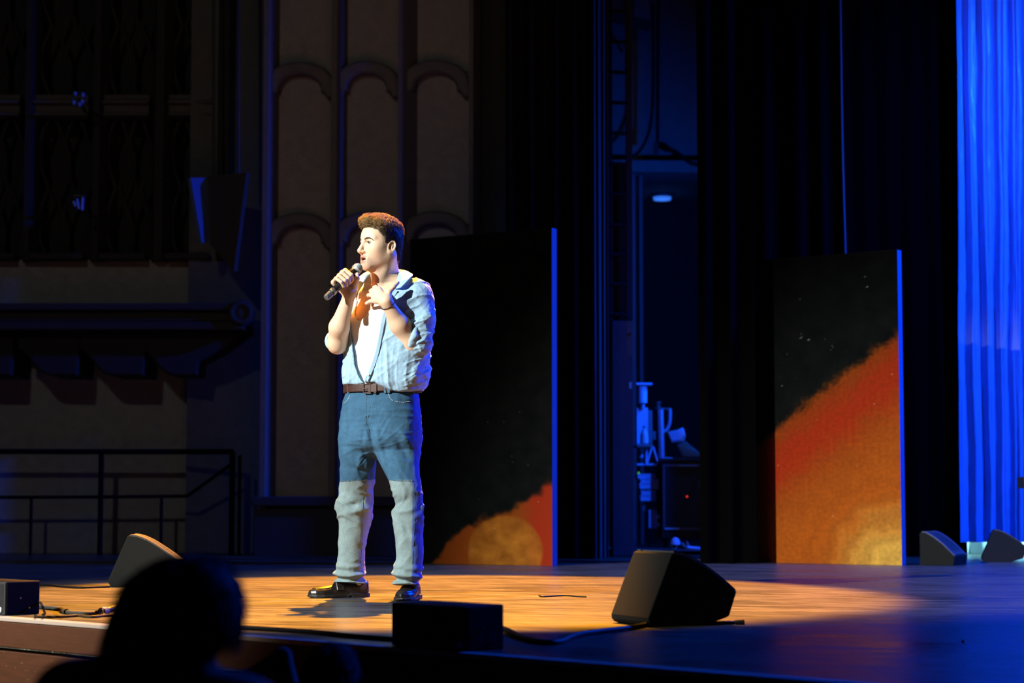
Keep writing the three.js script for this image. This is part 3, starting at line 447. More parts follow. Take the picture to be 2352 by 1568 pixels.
// ---------------------------------------------------------------- left side: railing, hanging speaker, added blue glints
{
  const D = 16.2, t = thing('railing', 'thin dark metal stair railing in front of the left wall', 'railing', [at(250, 1268, D)[0], 0, -D]);
  const L = (px, py, dz = 0) => { const p = at(px, py, D); return [p[0] - t.position.x, Math.max(0, p[1]), dz]; }, iron = new THREE.MeshPhysicalMaterial({ color: new THREE.Color().setRGB(0.004, 0.004, 0.004), roughness: 0.9, specularIntensity: 0.1 }), rod = (a, b, r) => tube([a, b], r, 1, 8);
  mesh('handrail', tube([L(-120, 1036), L(200, 1037), L(536, 1037)], 0.022, 8, 8), iron, t);
  mesh('lower_rail', tube([L(-120, 1142), L(200, 1141), L(430, 1139)], 0.014, 8, 8), iron, t);
  mesh('sloping_rail', rod(L(430, 1139), L(537, 1062), 0.014), iron, t);
  for (const [x, r, top] of [[-70, 0.02, 1037], [233, 0.022, 1037], [534, 0.024, 1037], [551, 0.014, 1045]]) mesh('post', rod(L(x, top), [L(x, top)[0], 0, 0], r), iron, t);
  for (const x of [72, 371]) mesh('baluster', rod(L(x, 1141), [L(x, 1141)[0], 0, 0], 0.013), iron, t);
}
{
  const D = 15.9, c = at(505, 500, D), t = thing('hanging_loudspeaker', 'dark tapered box with one blue-lit side, hung before the left wall', 'loudspeaker', c);
  const L = (px, py, d) => { const p = at(px, py, d); return [p[0] - c[0], p[1] - c[1], p[2] - c[2]]; };
  const slab = (a, b, cc, d, th) => { const g = new THREE.BufferGeometry(), n = new THREE.Vector3().subVectors(v3(b), v3(a)).cross(new THREE.Vector3().subVectors(v3(d), v3(a))).normalize().multiplyScalar(-th), q = [a, b, cc, d], s = q.map((p) => [p[0] + n.x, p[1] + n.y, p[2] + n.z]), f = [...q, ...s], pos = [], tri = [[0, 1, 2], [0, 2, 3], [5, 4, 7], [5, 7, 6], [1, 5, 6], [1, 6, 2], [4, 0, 3], [4, 3, 7], [4, 5, 1], [4, 1, 0], [3, 2, 6], [3, 6, 7]]; for (const r of tri) for (const k of r) pos.push(...f[k]); g.setAttribute('position', new THREE.Float32BufferAttribute(pos, 3)); g.computeVertexNormals(); return g; };
  mesh('side_panel', slab(L(464, 558, 15.92), L(481, 555, 16.02), L(474, 408, 16.06), L(438, 408, 15.9), 0.03), std([0.05, 0.09, 0.22], 0.8), t);  // added flared panel, angled to catch blue light and tinted blue itself
  mesh('cabinet', slab(L(482, 560, 16.02), L(537, 622, 15.85), L(566, 396, 15.85), L(476, 404, 16.06), 0.04), std([0.03, 0.026, 0.024], 0.8), t);
  mesh('hanger', [tube([L(490, 402, 16.2), L(490, -400, 16.2)], 0.012, 1, 6), tube([L(548, 398, 16.0), L(548, -400, 16.0)], 0.012, 1, 6)], darkPlastic, t);
}
{
  const pale = std([0.10, 0.18, 0.45], 0.4), D = 16.1;  // beads and slats added for blue-lit tracery, glint put into their colour
  const c = at(182, 228, D), t = thing('glint_ornament', 'added ring of blue-tinted beads for blue light on tracery, upper left wall', 'lamp', c);
  mesh('bracket', [tube([[-0.06, 0.0, -0.5], [0, 0, -0.05]], 0.015, 2, 6), new THREE.TorusGeometry(0.06, 0.008, 6, 24)], darkPlastic, t);
  for (const [x, y] of [[173, 216], [191, 218], [189, 234], [183, 240], [170, 236]]) { const p = at(x, y, D); mesh('glint_bead', new THREE.SphereGeometry(0.018, 12, 8).scale(0.9, 1.2, 0.9).translate(p[0] - c[0], p[1] - c[1], 0.01), pale, t); }
  const c2 = at(183, 470, D), t2 = thing('glint_ornament', 'added upright blue-tinted slats for blue light on tracery, left wall', 'lamp', c2);
  mesh('bracket', [tube([[-0.05, 0.06, -0.5], [0, 0.06, -0.03]], 0.015, 2, 6), box(0.1, 0.015, 0.05, 0, 0.07, 0, 0.004)], darkPlastic, t2);
  for (const [x, l, a] of [[172, 0.05, 0.4], [180, 0.09, 0.18], [190, 0.11, -0.04]]) { const p = at(x, 470, D); mesh('slat', box(0.02, l, 0.03, 0, 0, 0, 0.006).rotateZ(a).translate(p[0] - c2[0], 0.005, 0.01), pale, t2); }
}

// ---------------------------------------------------------------- things in the wing opening
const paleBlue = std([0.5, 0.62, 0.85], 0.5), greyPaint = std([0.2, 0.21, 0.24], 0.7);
function local(t) { return (px, py, D) => { const p = at(px, py, D ?? -t.position.z); return [p[0] - t.position.x, p[1] - t.position.y, p[2] - t.position.z]; }; }
function rect(L, x0, y0, x1, y1, depth, D, r = 0.006) { const a = L(x0, y1, D), b = L(x1, y0, D); return box(b[0] - a[0], b[1] - a[1], depth, (a[0] + b[0]) / 2, (a[1] + b[1]) / 2, a[2] - depth / 2, r); }
{
  const D = 16.0, b = onFloor(1430, 1275), t = thing('cabinet', 'tall narrow blue-grey cabinet standing below the ladder in the wing', 'cabinet', [at(1431, 1000, D)[0], 0, -D]), L = local(t);
  const h = L(1430, 736)[1], w = L(1457, 1000)[0] - L(1408, 1000)[0];
  mesh('body', box(w, h, 0.35, 0, h / 2, -0.175, 0.006), std([0.115, 0.12, 0.14], 0.7, { map: stoneTex }), t);
  mesh('tag', rect(L, 1445, 877, 1451, 892, 0.006, D - 0.006, 0.002), std([0.5, 0.85, 0.85], 0.5), t);
  mesh('knob', rect(L, 1446, 763, 1450, 769, 0.015, D - 0.015, 0.003), darkPlastic, t);
}
{
  const D = 16.15, t = thing('ladder', 'dark wall ladder above the blue-grey cabinet in the wing', 'ladder', [at(1427, 600, D)[0], at(1427, 736, D)[1], -D]), L = local(t), iron = std([0.015, 0.015, 0.018], 0.8);
  mesh('rail', rect(L, 1399, -140, 1405, 736, 0.06, D), iron, t); mesh('rail', rect(L, 1439, -140, 1450, 736, 0.06, D), std([0.035, 0.035, 0.045], 0.8), t);
  for (const y of [26, 96, 166, 236, 306, 376, 447, 517, 585, 653, 722]) mesh('rung', tube([L(1401, y - 1), L(1442, y + 1)], 0.016, 2, 8), iron, t);
  mesh('cage_back', rect(L, 1404, 378, 1440, 736, 0.02, D + 0.12), darkPlastic, t);
}
{
  const D = 21.9, t = thing('ceiling_lamp', 'oval glowing ceiling lamp under the recess in the wing', 'lamp', at(1521, 456, D)), g = new THREE.CylinderGeometry(0.1, 0.095, 0.03, 28);
  mesh('diffuser', g, new THREE.MeshStandardMaterial({ color: 0x888888, emissive: new THREE.Color().setRGB(0.03, 0.16, 0.8), emissiveIntensity: 1 }), t);
  mesh('fitting', [new THREE.CylinderGeometry(0.11, 0.11, 0.02, 28).translate(0, 0.025, 0), new THREE.CylinderGeometry(0.07, 0.07, 0.06, 20).translate(0, 0.06, 0)], greyPaint, t);
  const s = new THREE.PointLight(new THREE.Color().setRGB(0.03, 0.16, 0.8), 0.06); s.name = 'lamp_glow'; s.position.y = -0.06; s.shadow.radius = 4; s.castShadow = true; t.add(s);
}
{
  const D = 19.4, t = thing('hanging_loudspeaker', 'dark blue-lit loudspeaker hung at the top of the wing opening', 'loudspeaker', at(1455, 15, D)), L = local(t);
  mesh('cabinet', prism([L(1404, 28), L(1496, 52), L(1496, -60), L(1404, -60)].map((p) => [p[0], p[1]]), -0.4, 0, 0.01), std([0.05, 0.05, 0.06], 0.7), t);
  mesh('front_panel', prism([L(1456, 36), L(1494, 48), L(1494, -50), L(1456, -50)].map((p) => [p[0], p[1]]), 0.0, 0.02, 0.004), std([0.2, 0.2, 0.24], 0.7), t);
  mesh('bracket', tube([L(1500, -80), L(1503, 10)], 0.02, 2, 6), greyPaint, t);
  const t2 = thing('junction_box', 'small pale box glinting blue below the hung loudspeaker in the wing', 'junction box', at(1443, 78, D)), L2 = local(t2);
  mesh('box', rect(L2, 1438, 71, 1449, 85, 0.05), paleBlue, t2); mesh('conduit', tube([[0, 0, -0.04], [0, 0, -0.85]], 0.015, 2, 6), greyPaint, t2);
}
tag(mesh('cable', tube([[1499, -120], [1500, 60], [1500, 200], [1497, 262], [1488, 310], [1470, 345], [1446, 364]].map(([x, y]) => at(x, y, 19.7)), 0.018, 60, 6), cableBlack), 'dark cable curving down to the ledge in the wing opening', 'cable');
{
  const t = thing('hanging_plug', 'straight dark cable with a plug hanging in the wing opening', 'cable', at(1510, 340, 19.7)), L = local(t);
  mesh('lead', tube([L(1512, -120), L(1511, 100), L(1510, 330)], 0.02, 20, 6), cableBlack, t);
  mesh('plug', rect(L, 1502, 326, 1513, 356, 0.06, 19.67), darkPlastic, t);
}
tag(mesh('cable', tube([[1528, 344, 20.28], [1532, 345, 20.0], [1548, 346, 19.93], [1570, 362, 19.9], [1590, 376, 19.9], [1625, 380, 19.92]].map((a) => at(...a)), 0.02, 40, 6), cableBlack), 'short dark cable drooping over the ledge near the black curtain in the wing', 'cable');
const WD = 17.0;
{
  const t = thing('drum_lamp', 'pale cylinder with a flat cap topping the blue-lit stack in the wing', 'lamp', at(1475, 925, WD)), L = local(t);
  const a = L(1463.5, 925), b = L(1486.5, 884), r = (b[0] - a[0]) / 2;
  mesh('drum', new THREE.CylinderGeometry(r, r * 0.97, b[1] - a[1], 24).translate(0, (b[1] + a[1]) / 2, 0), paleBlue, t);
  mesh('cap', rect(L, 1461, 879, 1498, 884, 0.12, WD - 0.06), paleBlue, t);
  mesh('neck', rect(L, 1474, 924, 1481, 937, 0.03, WD - 0.015), paleBlue, t);
}
{
  const t = thing('storage_box', 'pale upright box behind a bottle in the blue-lit stack', 'box', at(1480, 1019, WD + 0.02)), L = local(t);
  mesh('body', rect(L, 1462, 936, 1488, 1019, 0.14), paleBlue, t); mesh('side_panel', rect(L, 1488, 942, 1498, 1019, 0.12, WD + 0.03), greyPaint, t);
  mesh('latch', rect(L, 1499, 990, 1506, 1010, 0.03, WD + 0.03), greyPaint, t);
}
{
  const t = thing('bottle', 'clear pale bottle in front of the upright box in the wing', 'bottle', at(1480, 1018.5, WD - 0.15)), s = 272;
  const prof = [[0.001, 0], [9, 0], [9.5, 1], [9.5, 14], [8.8, 16], [9.4, 18], [8, 24], [4, 31], [3, 33], [3, 37]].map(([r, y]) => new THREE.Vector2(r / s, y / s));
  mesh('body', new THREE.LatheGeometry(prof, 20), std([0.6, 0.62, 0.66], 0.2), t); mesh('cap', new THREE.CylinderGeometry(3.4 / s, 3.4 / s, 4 / s, 14).translate(0, 38 / s, 0), greyPaint, t);
}
{
  const t = thing('folding_stand', 'small pale folding stand with slanting legs under the upright box', 'stand', at(1486, 1068, WD)), L = local(t);
  mesh('shelf', rect(L, 1462, 1020, 1500, 1026, 0.5, WD - 0.3), greyPaint, t);
  mesh('foot_bar', rect(L, 1462, 1064, 1511, 1069, 0.1), paleBlue, t);
  for (const [a, b] of [[[1485, 1026], [1484, 1066]], [[1500, 1026], [1511, 1064]], [[1497, 1026], [1486, 1064]]]) mesh('leg', tube([L(...a), L(...b)], 0.01, 2, 6), paleBlue, t);
  mesh('knob', new THREE.SphereGeometry(0.022, 12, 8).translate(...L(1472, 1047)), paleBlue, t);
}
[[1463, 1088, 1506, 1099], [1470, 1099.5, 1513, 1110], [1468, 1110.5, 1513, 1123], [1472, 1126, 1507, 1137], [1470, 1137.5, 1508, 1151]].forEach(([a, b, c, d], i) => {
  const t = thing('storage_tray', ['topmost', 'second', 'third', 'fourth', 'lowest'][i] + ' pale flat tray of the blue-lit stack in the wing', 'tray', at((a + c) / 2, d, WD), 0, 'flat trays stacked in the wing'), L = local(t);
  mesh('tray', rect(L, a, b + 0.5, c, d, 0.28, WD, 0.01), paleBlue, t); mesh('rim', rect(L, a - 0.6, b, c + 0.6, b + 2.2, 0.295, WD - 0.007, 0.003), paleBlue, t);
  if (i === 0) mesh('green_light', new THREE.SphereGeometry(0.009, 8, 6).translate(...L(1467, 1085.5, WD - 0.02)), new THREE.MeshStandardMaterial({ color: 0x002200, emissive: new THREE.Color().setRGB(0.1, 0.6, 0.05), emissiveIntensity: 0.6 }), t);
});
{
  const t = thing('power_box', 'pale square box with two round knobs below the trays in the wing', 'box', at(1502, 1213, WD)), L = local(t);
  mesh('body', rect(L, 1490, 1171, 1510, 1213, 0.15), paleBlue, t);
  for (const y of [1186, 1204]) mesh('knob', new THREE.SphereGeometry(0.02, 12, 8).translate(...L(1512, y)), paleBlue, t);
  mesh('post', rect(L, 1489, 1150, 1493, 1254, 0.02, WD + 0.16), greyPaint, t);
  mesh('bracket', rect(L, 1475, 1155, 1490, 1174, 0.05, WD + 0.05), greyPaint, t);
}
{
  const t = thing('pipe_stand', 'tall pale pipe with a curved hooked branch rising in the wing', 'pipe', at(1519, 1055, WD + 0.1)), L = local(t);
  mesh('pipe', tube([L(1519.5, 1055), L(1517, 940)], 0.024, 4, 14), paleBlue, t);
  mesh('branch', tube([L(1520, 992), L(1530, 988), L(1537, 975), L(1539, 955), L(1538.5, 938)], 0.014, 24, 10), paleBlue, t);
  mesh('clamp', [rect(L, 1509, 922, 1518, 926, 0.05, WD + 0.07), rect(L, 1510, 928, 1516, 938, 0.05, WD + 0.08), tube([L(1502, 937), L(1540, 939)], 0.007, 2, 6)], greyPaint, t);
  mesh('foot', rect(L, 1526, 1050, 1545, 1055, 0.08, WD + 0.06), paleBlue, t);
}
{
  const D = 16.9, t = thing('road_case', 'black wheeled road case with metal edging and a red light in the wing', 'road case', [at(1580, 1260, D)[0], 0, -D]), L = local(t), edge = std([0.1, 0.1, 0.12], 0.4);
  mesh('body', rect(L, 1520, 1058, 1640, 1236, 0.6), std([0.006, 0.006, 0.007], 0.6), t);
  mesh('lid', rect(L, 1516, 1052, 1640, 1059, 0.64, D - 0.02), darkPlastic, t);
  for (const [a, b, c, d] of [[1524, 1066, 1636, 1071], [1524, 1212, 1636, 1217], [1523, 1066, 1527, 1217], [1632, 1066, 1636, 1217]]) mesh('edging', rect(L, a, b, c, d, 0.012, D - 0.012, 0.003), edge, t);
  mesh('latch', rect(L, 1527, 1212, 1560, 1216, 0.02, D - 0.02, 0.003), paleBlue, t); mesh('latch', rect(L, 1558, 1067, 1602, 1071, 0.02, D - 0.02, 0.003), greyPaint, t);
  mesh('red_light', new THREE.SphereGeometry(0.008, 10, 8).translate(...L(1578, 1140, D - 0.006)), new THREE.MeshStandardMaterial({ color: 0x200000, emissive: new THREE.Color().setRGB(1, 0.04, 0.03), emissiveIntensity: 1.0 }), t);
  mesh('white_light', new THREE.TorusGeometry(0.007, 0.0025, 6, 16).translate(...L(1627, 1140, D - 0.006)), new THREE.MeshStandardMaterial({ color: 0x222222, emissive: new THREE.Color().setRGB(0.3, 0.35, 0.5), emissiveIntensity: 0.7 }), t);
  const y = L(1580, 1237)[1];
  for (const x of [1530, 1630]) mesh('caster', [new THREE.CylinderGeometry(0.045, 0.045, 0.03, 16).rotateZ(Math.PI / 2).translate(L(x, 1200)[0], 0.085, -0.1), box(0.05, Math.max(0.02, y - 0.1), 0.05, L(x, 1200)[0], 0.1 + (y - 0.1) / 2, -0.1, 0.004)], darkPlastic, t);
}
function crumple(name, label, cat, pts, D, mat) {
  const c = at(pts[0][0], pts[0][1], D), t = thing(name, label, cat, c), s = new THREE.Shape(pts.map(([x, y]) => { const p = at(x, y, D); return new THREE.Vector2(p[0] - c[0], p[1] - c[1]); }));
  const g = mergeVertices(new THREE.ExtrudeGeometry(s, { depth: 0.1, bevelEnabled: true, bevelSize: 0.012, bevelThickness: 0.02, bevelSegments: 3, steps: 4 })), p = g.attributes.position;
  for (let i = 0; i < p.count; i++) { const x = p.getX(i), y = p.getY(i), z = p.getZ(i), n = N(x * 14, y * 14, z * 14 + 3), m = N(x * 14 + 9, y * 14, z * 14); p.setXYZ(i, x + n * 0.02, y + m * 0.02, z + n * 0.05 - 0.05); }
  g.computeVertexNormals(); mesh('sheet', g, mat, t); return t;
}
crumple('paper', 'pale crumpled paper lying above the road case in the wing', 'paper', [[1545, 1012], [1537, 994], [1552, 992], [1568, 988], [1570, 1000], [1566, 1010]], 17.2, paleBlue);
crumple('cloth', 'dim blue-green crumpled cloth draped on top of the road case', 'cloth', [[1570, 1047], [1559, 1024], [1574, 1018], [1592, 1032], [1612, 1047]], 17.1, std([0.1, 0.14, 0.12], 0.8));
tag(mesh('cable', tube([[1640, 1040, 17.1], [1630, 1043, 16.95], [1620, 1055, 16.82], [1613, 1075, 16.8], [1609, 1105, 16.8], [1609, 1122, 16.8], [1614, 1134, 16.82], [1625, 1141, 16.86]].map((a) => at(...a)), 0.009, 50, 6), greyPaint), 'thin cable looping over the front of the road case', 'cable');
{
  const t = thing('rope', 'pale blue-lit cord with knots at the right side of the road case', 'cord', [at(1648, 1250, 16.7)[0], 0, -16.7]), L = local(t);
  mesh('strand', tube([L(1646, 1146), L(1648, 1165), L(1646, 1190), L(1647, 1215), L(1650, 1235), L(1645, 1246)], 0.011, 40, 8), paleBlue, t);
  for (const [x, y] of [[1646, 1191], [1649, 1232], [1645, 1245]]) mesh('knot', new THREE.SphereGeometry(0.018, 10, 8).translate(...L(x, y)), paleBlue, t);
  mesh('pole', rect(L, 1649, 1144, 1652, 1272, 0.02, 16.74), darkPlastic, t); 
}
{
  const t = thing('work_helmet', 'pale domed helmet with a strap under the road case', 'helmet', at(1550, 1257, 16.5)), L = local(t);
  mesh('shell', new THREE.SphereGeometry(0.042, 20, 12, 0, Math.PI * 2, 0, Math.PI * 0.55).scale(1, 1.25, 1).translate(L(1551, 1246)[0], L(1551, 1248)[1], 0), paleBlue, t);
  mesh('strap', tube([L(1541, 1246), L(1543, 1257), L(1552, 1259), L(1556, 1248)], 0.008, 16, 6), greyPaint, t);
}
{
  const t = thing('floor_bar', 'pale metal bar lying low in front of the road case', 'bar', at(1600, 1262, 16.5)), L = local(t);
  mesh('bar', tube([L(1578, 1256), L(1600, 1259), L(1630, 1260)], 0.014, 8, 8), paleBlue, t);
  mesh('hook', tube([L(1566, 1246), L(1572, 1254), L(1580, 1255), L(1577, 1243)], 0.01, 16, 6), greyPaint, t);
}
{
  const p = onFloor(1465, 1276), t = thing('platform', 'low dark platform under the wing equipment', 'platform', [at(1530, 1270, 16.6)[0], 0, -16.6]), L = local(t);
  mesh('top', rect(L, 1385, 1262, 1648, 1266, 0.9, 16.35), std([0.05, 0.05, 0.06], 0.6), t);
  const q = L(1500, 1267)[1]; for (const x of [1392, 1640]) mesh('leg', box(0.05, q, 0.05, L(x, 1267)[0], q / 2, 0.1, 0.003), darkPlastic, t);
}

// ---------------------------------------------------------------- the singer
const MD = 9.33, MO = [at(840, 1372, MD)[0], 0, -MD];
const M = (px, py, z = 0) => { const p = at(px, py, MD - z); return [p[0] - MO[0], p[1], p[2] - MO[2]]; };   // singer's own metres; z runs towards the camera
const add = (a, b, s = 1) => [a[0] + b[0] * s, a[1] + b[1] * s, a[2] + b[2] * s], dot = (a, b) => a[0] * b[0] + a[1] * b[1] + a[2] * b[2], sub = (a, b) => [a[0] - b[0], a[1] - b[1], a[2] - b[2]];
const norm = (a) => { const l = Math.hypot(...a); return [a[0] / l, a[1] / l, a[2] / l]; }, cross = (a, b) => [a[1] * b[2] - a[2] * b[1], a[2] * b[0] - a[0] * b[2], a[0] * b[1] - a[1] * b[0]];
const singer = thing('person', 'young man in open light blue shirt, white tank top and two-tone jeans singing into a microphone', 'person', MO);
singer.userData.label = 'standing man in open light blue shirt, white tank top and two-tone jeans, singing';

// head frame: f forward, l his left, u up
const PSI = 54 * deg, HC = M(874, 561.5, 0.035), HF = norm([-Math.sin(PSI), 0.02, Math.cos(PSI)]), HL = norm(cross([0, 1, 0], HF)), HU = cross(HF, HL);
const HS = 1.0;
const toHead = (x, y, z) => { const a = x - HC[0], b = y - HC[1], c = z - HC[2]; return [(a * HF[0] + b * HF[1] + c * HF[2]) / HS, (a * HL[0] + b * HL[1] + c * HL[2]) / HS, (a * HU[0] + b * HU[1] + c * HU[2]) / HS]; };
const fromHead = (f, l, u) => add(add(add(HC, HF, f * HS), HL, l * HS), HU, u * HS);
function headField() {
  const parts = [
    [egg([-0.012, 0, 0.034], [0.096, 0.077, 0.088])], [egg([0.028, 0, 0.042], [0.066, 0.067, 0.052]), 0.02],
    [egg([0.028, 0, -0.022], [0.068, 0.064, 0.085]), 0.03],
    [cone([-0.008, 0.050, -0.062], [0.066, 0.014, -0.108], 0.019, 0.017), 0.03], [cone([-0.008, -0.050, -0.062], [0.066, -0.014, -0.108], 0.019, 0.017), 0.03],
    [egg([0.076, 0, -0.105], [0.018, 0.022, 0.018]), 0.02],
    [egg([0.064, 0, -0.078], [0.036, 0.034, 0.034]), 0.02],
    [ball([0.055, 0.043, -0.027], 0.021), 0.032], [ball([0.055, -0.043, -0.027], 0.021), 0.032], [egg([0.012, 0.044, -0.036], [0.05, 0.026, 0.05]), 0.03], [egg([0.012, -0.044, -0.036], [0.05, 0.026, 0.05]), 0.03],
    [cone([0.081, 0.010, 0.019], [0.066, 0.048, 0.020], 0.0105, 0.0085), 0.016], [cone([0.081, -0.010, 0.019], [0.066, -0.048, 0.020], 0.0105, 0.0085), 0.016],
  ];
  const base = all(parts);
  const nose = all([[cone([0.088, 0, 0.010], [0.112, 0, -0.036], 0.0085, 0.0105)], [ball([0.1135, 0, -0.041], 0.0105), 0.008], [egg([0.099, 0.0125, -0.045], [0.012, 0.0075, 0.008]), 0.007], [egg([0.099, -0.0125, -0.045], [0.012, 0.0075, 0.008]), 0.007]]);
  const nostril = all([[egg([0.106, 0.007, -0.0515], [0.006, 0.0034, 0.004])], [egg([0.106, -0.007, -0.0515], [0.006, 0.0034, 0.004])]]);
  const socket = all([[egg([0.096, 0.031, 0.000], [0.021, 0.0195, 0.0115])], [egg([0.096, -0.031, 0.000], [0.021, 0.0195, 0.0115])]]);
  const lidU = [], lidL = [];
  for (const s of [1, -1]) { lidU.push([cone([0.0805, s * 0.0165, 0.001], [0.0845, s * 0.024, 0.0060], 0.0030, 0.0036)], [cone([0.0845, s * 0.024, 0.0060], [0.0835, s * 0.036, 0.0064], 0.0036, 0.0038)], [cone([0.0835, s * 0.036, 0.0064], [0.0745, s * 0.047, 0.001], 0.0038, 0.0028)]); lidL.push([cone([0.0805, s * 0.0165, -0.001], [0.0828, s * 0.027, -0.0068], 0.0022, 0.0026)], [cone([0.0828, s * 0.027, -0.0068], [0.0745, s * 0.047, 0.0], 0.0026, 0.0024)]); }
  const lids = all([...lidU, ...lidL].map(([f], i) => [f, i ? 0.003 : 0]));
  const lipU = all([[cone([0.1005, 0.0, -0.0660], [0.0965, 0.011, -0.0668], 0.0050, 0.0048)], [cone([0.0965, 0.011, -0.0668], [0.082, 0.0275, -0.0745], 0.0048, 0.0032), 0.003], [cone([0.1005, 0.0, -0.0660], [0.0965, -0.011, -0.0668], 0.0050, 0.0048), 0.003], [cone([0.0965, -0.011, -0.0668], [0.082, -0.0275, -0.0745], 0.0048, 0.0032), 0.003]]);
  const lipL = all([[cone([0.0975, 0, -0.0905], [0.094, 0.010, -0.0895], 0.0060, 0.0056)], [cone([0.094, 0.010, -0.0895], [0.081, 0.0265, -0.0765], 0.006, 0.0035), 0.003], [cone([0.0975, 0, -0.0905], [0.094, -0.010, -0.0895], 0.0060, 0.0056), 0.003], [cone([0.094, -0.010, -0.0895], [0.081, -0.0265, -0.0765], 0.006, 0.0035), 0.003]]);
  const mouth = egg([0.098, 0, -0.0785], [0.026, 0.0215, 0.0066]);
  const earO = (s) => { const tilt = 0.25; return (f, l, u) => { const F = (f + 0.010) * 1.08, U = (u + 0.018) * 1.08, a = F * Math.cos(tilt) + U * Math.sin(tilt), b = -F * Math.sin(tilt) + U * Math.cos(tilt), w = s * l - 0.0805 + 0.30 * (F + 0.0); const rim = Math.sqrt((a / 0.019) ** 2 + ((b - (b > 0 ? 0 : 0.0)) / 0.032) ** 2); let d = Math.max((rim - 1) * 0.018, Math.abs(w) - 0.0065); const bowl = Math.sqrt(((a - 0.001) / 0.0125) ** 2 + ((b - 0.003) / 0.0225) ** 2); d = smax(d, -Math.max((bowl - 1) * 0.012, Math.abs(w - 0.006) - 0.008), 0.004); const anti = cone([-0.001, 0.010, -0.001], [-0.004, -0.010, -0.001], 0.0036, 0.004)(a, b, w); d = smin(d, anti, 0.004); const lobe = Math.sqrt((a - 0.004) ** 2 + (b + 0.027) ** 2 + (w * 1.5) ** 2) - 0.009; return smin(d, lobe, 0.006); }; };
  const e1 = earO(1), e2 = earO(-1);
  return (x, y, z) => {
    const [f, l, u] = toHead(x, y, z); let d = base(f, l, u);
    if (d > 0.06) return d * HS;
    d = smin(d, nose(f, l, u), 0.010); d = smax(d, -socket(f, l, u), 0.008);
    d = smin(d, lids(f, l, u), 0.0025); d = smin(d, lipU(f, l, u), 0.005); d = smin(d, lipL(f, l, u), 0.006);
    d = smax(d, -mouth(f, l, u), 0.003); d = smax(d, -nostril(f, l, u), 0.003);
    d = smin(d, e1(f, l, u), 0.006); d = smin(d, e2(f, l, u), 0.006); return d * HS;
  };
}
const headF = headField();
// torso: turned 28 degrees to his right
const TY = 27 * deg;
function rowsFromPixels(list, yaw, ratio, z0 = 0) {
  const k = Math.sqrt(Math.cos(yaw) ** 2 + (ratio * Math.sin(yaw)) ** 2);
  return list.map(([py, xl, xr, z = z0, r = ratio]) => { const a = M(xl, py, z), b = M(xr, py, z), h = (b[0] - a[0]) / 2 / Math.sqrt(Math.cos(yaw) ** 2 + (r * Math.sin(yaw)) ** 2); return [a[1], (a[0] + b[0]) / 2, z, h, h * r]; });
}
const torsoRows = rowsFromPixels([[985, 790, 958, 0, 0.66], [900, 799, 962, 0, 0.64], [860, 803, 962, 0, 0.64], [800, 800, 968, 0.0, 0.64], [740, 797, 972, 0.005, 0.65], [700, 797, 972, 0.005, 0.64], [672, 806, 962, 0.0, 0.58], [655, 830, 935, -0.012, 0.62], [640, 845, 915, -0.015, 0.8]], TY, 0.64);
const torsoF = loft(torsoRows, -TY, 2.3);
const SHL = M(958, 682, 0.06), SHR = M(814, 685, -0.08), ELL = M(945, 791, 0.125), ELR = M(775, 790, 0.035), WRL = M(887, 692, 0.222), WRR = M(803, 676, 0.145);
const neckF = all([[cone(M(884, 655, -0.02), fromHead(-0.028, 0, -0.055), 0.066, 0.058)], [cone(M(872, 655, 0.055), fromHead(-0.02, 0.05, -0.06), 0.014, 0.02), 0.03], [cone(M(866, 652, 0.06), fromHead(0.03, 0, -0.10), 0.018, 0.022), 0.04], [cone(M(900, 650, -0.01), M(948, 668, 0.04), 0.045, 0.05), 0.05], [cone(M(872, 650, -0.03), M(822, 670, -0.07), 0.045, 0.046), 0.05]]);
const armF = all([
  [cone(SHL, ELL, 0.056, 0.044)], [cone(ELL, M(918, 745, 0.165), 0.0405, 0.046), 0.03], [cone(M(918, 745, 0.165), WRL, 0.045, 0.0265), 0.02],
  [cone(SHR, ELR, 0.054, 0.043)], [cone(ELR, M(779, 752, 0.085), 0.039, 0.046), 0.03], [cone(M(779, 752, 0.085), WRR, 0.045, 0.0255), 0.02],
]);
// right hand round the microphone
const MT = M(750.5, 682.5, 0.252), MH = M(821, 616.5, 0.135), mAx = norm(sub(MH, MT)), mLen = Math.hypot(...sub(MH, MT));
const gO = add(MT, sub(MH, MT), 0.555), gA = norm(sub([-0.69, 0.71, 0], mAx.map((c) => c * dot([-0.69, 0.71, 0], mAx)))), gB = norm(cross(gA, mAx)).map((c) => c * 1);
const gBs = gB[2] < 0 ? gB.map((c) => -c) : gB;
const G = (m, r, phi) => add(add(add(gO, mAx, m), gA, r * Math.cos(phi * deg)), gBs, r * Math.sin(phi * deg));
const handRparts = [], nailsR = [];
{
  const tips = [];
  [[0.034, 1.0, 0.0092], [0.012, 1.04, 0.0096], [-0.010, 1.0, 0.0092], [-0.031, 0.88, 0.0082]].forEach(([m, len, r], i) => {
    const k0 = G(m * 1.12 + 0.004, 0.042 - 0.002 * i, -32), k1 = G(m, 0.038, 38 * len), k2 = G(m - 0.002, 0.0315, 100 * len), k3 = G(m - 0.004, 0.0275, 152 * len);
    handRparts.push([cone(add(WRR, mAx, 0.012 - 0.008 * i), k0, 0.017, 0.0135), 0.012], [cone(k0, k1, r * 1.22, r * 1.1), 0.006], [cone(k1, k2, r * 1.1, r), 0.002], [cone(k2, k3, r, r * 0.82), 0.002]);
    tips.push(k3);
  });
  const t0 = add(add(WRR, mAx, 0.022), gBs, 0.004), t1 = G(0.040, 0.046, 205), t2 = G(0.055, 0.036, 168), t3 = G(0.068, 0.026, 142);
  handRparts.push([cone(t0, t1, 0.018, 0.014), 0.012], [cone(t1, t2, 0.0135, 0.0112), 0.006], [cone(t2, t3, 0.0112, 0.0085), 0.003]);
}
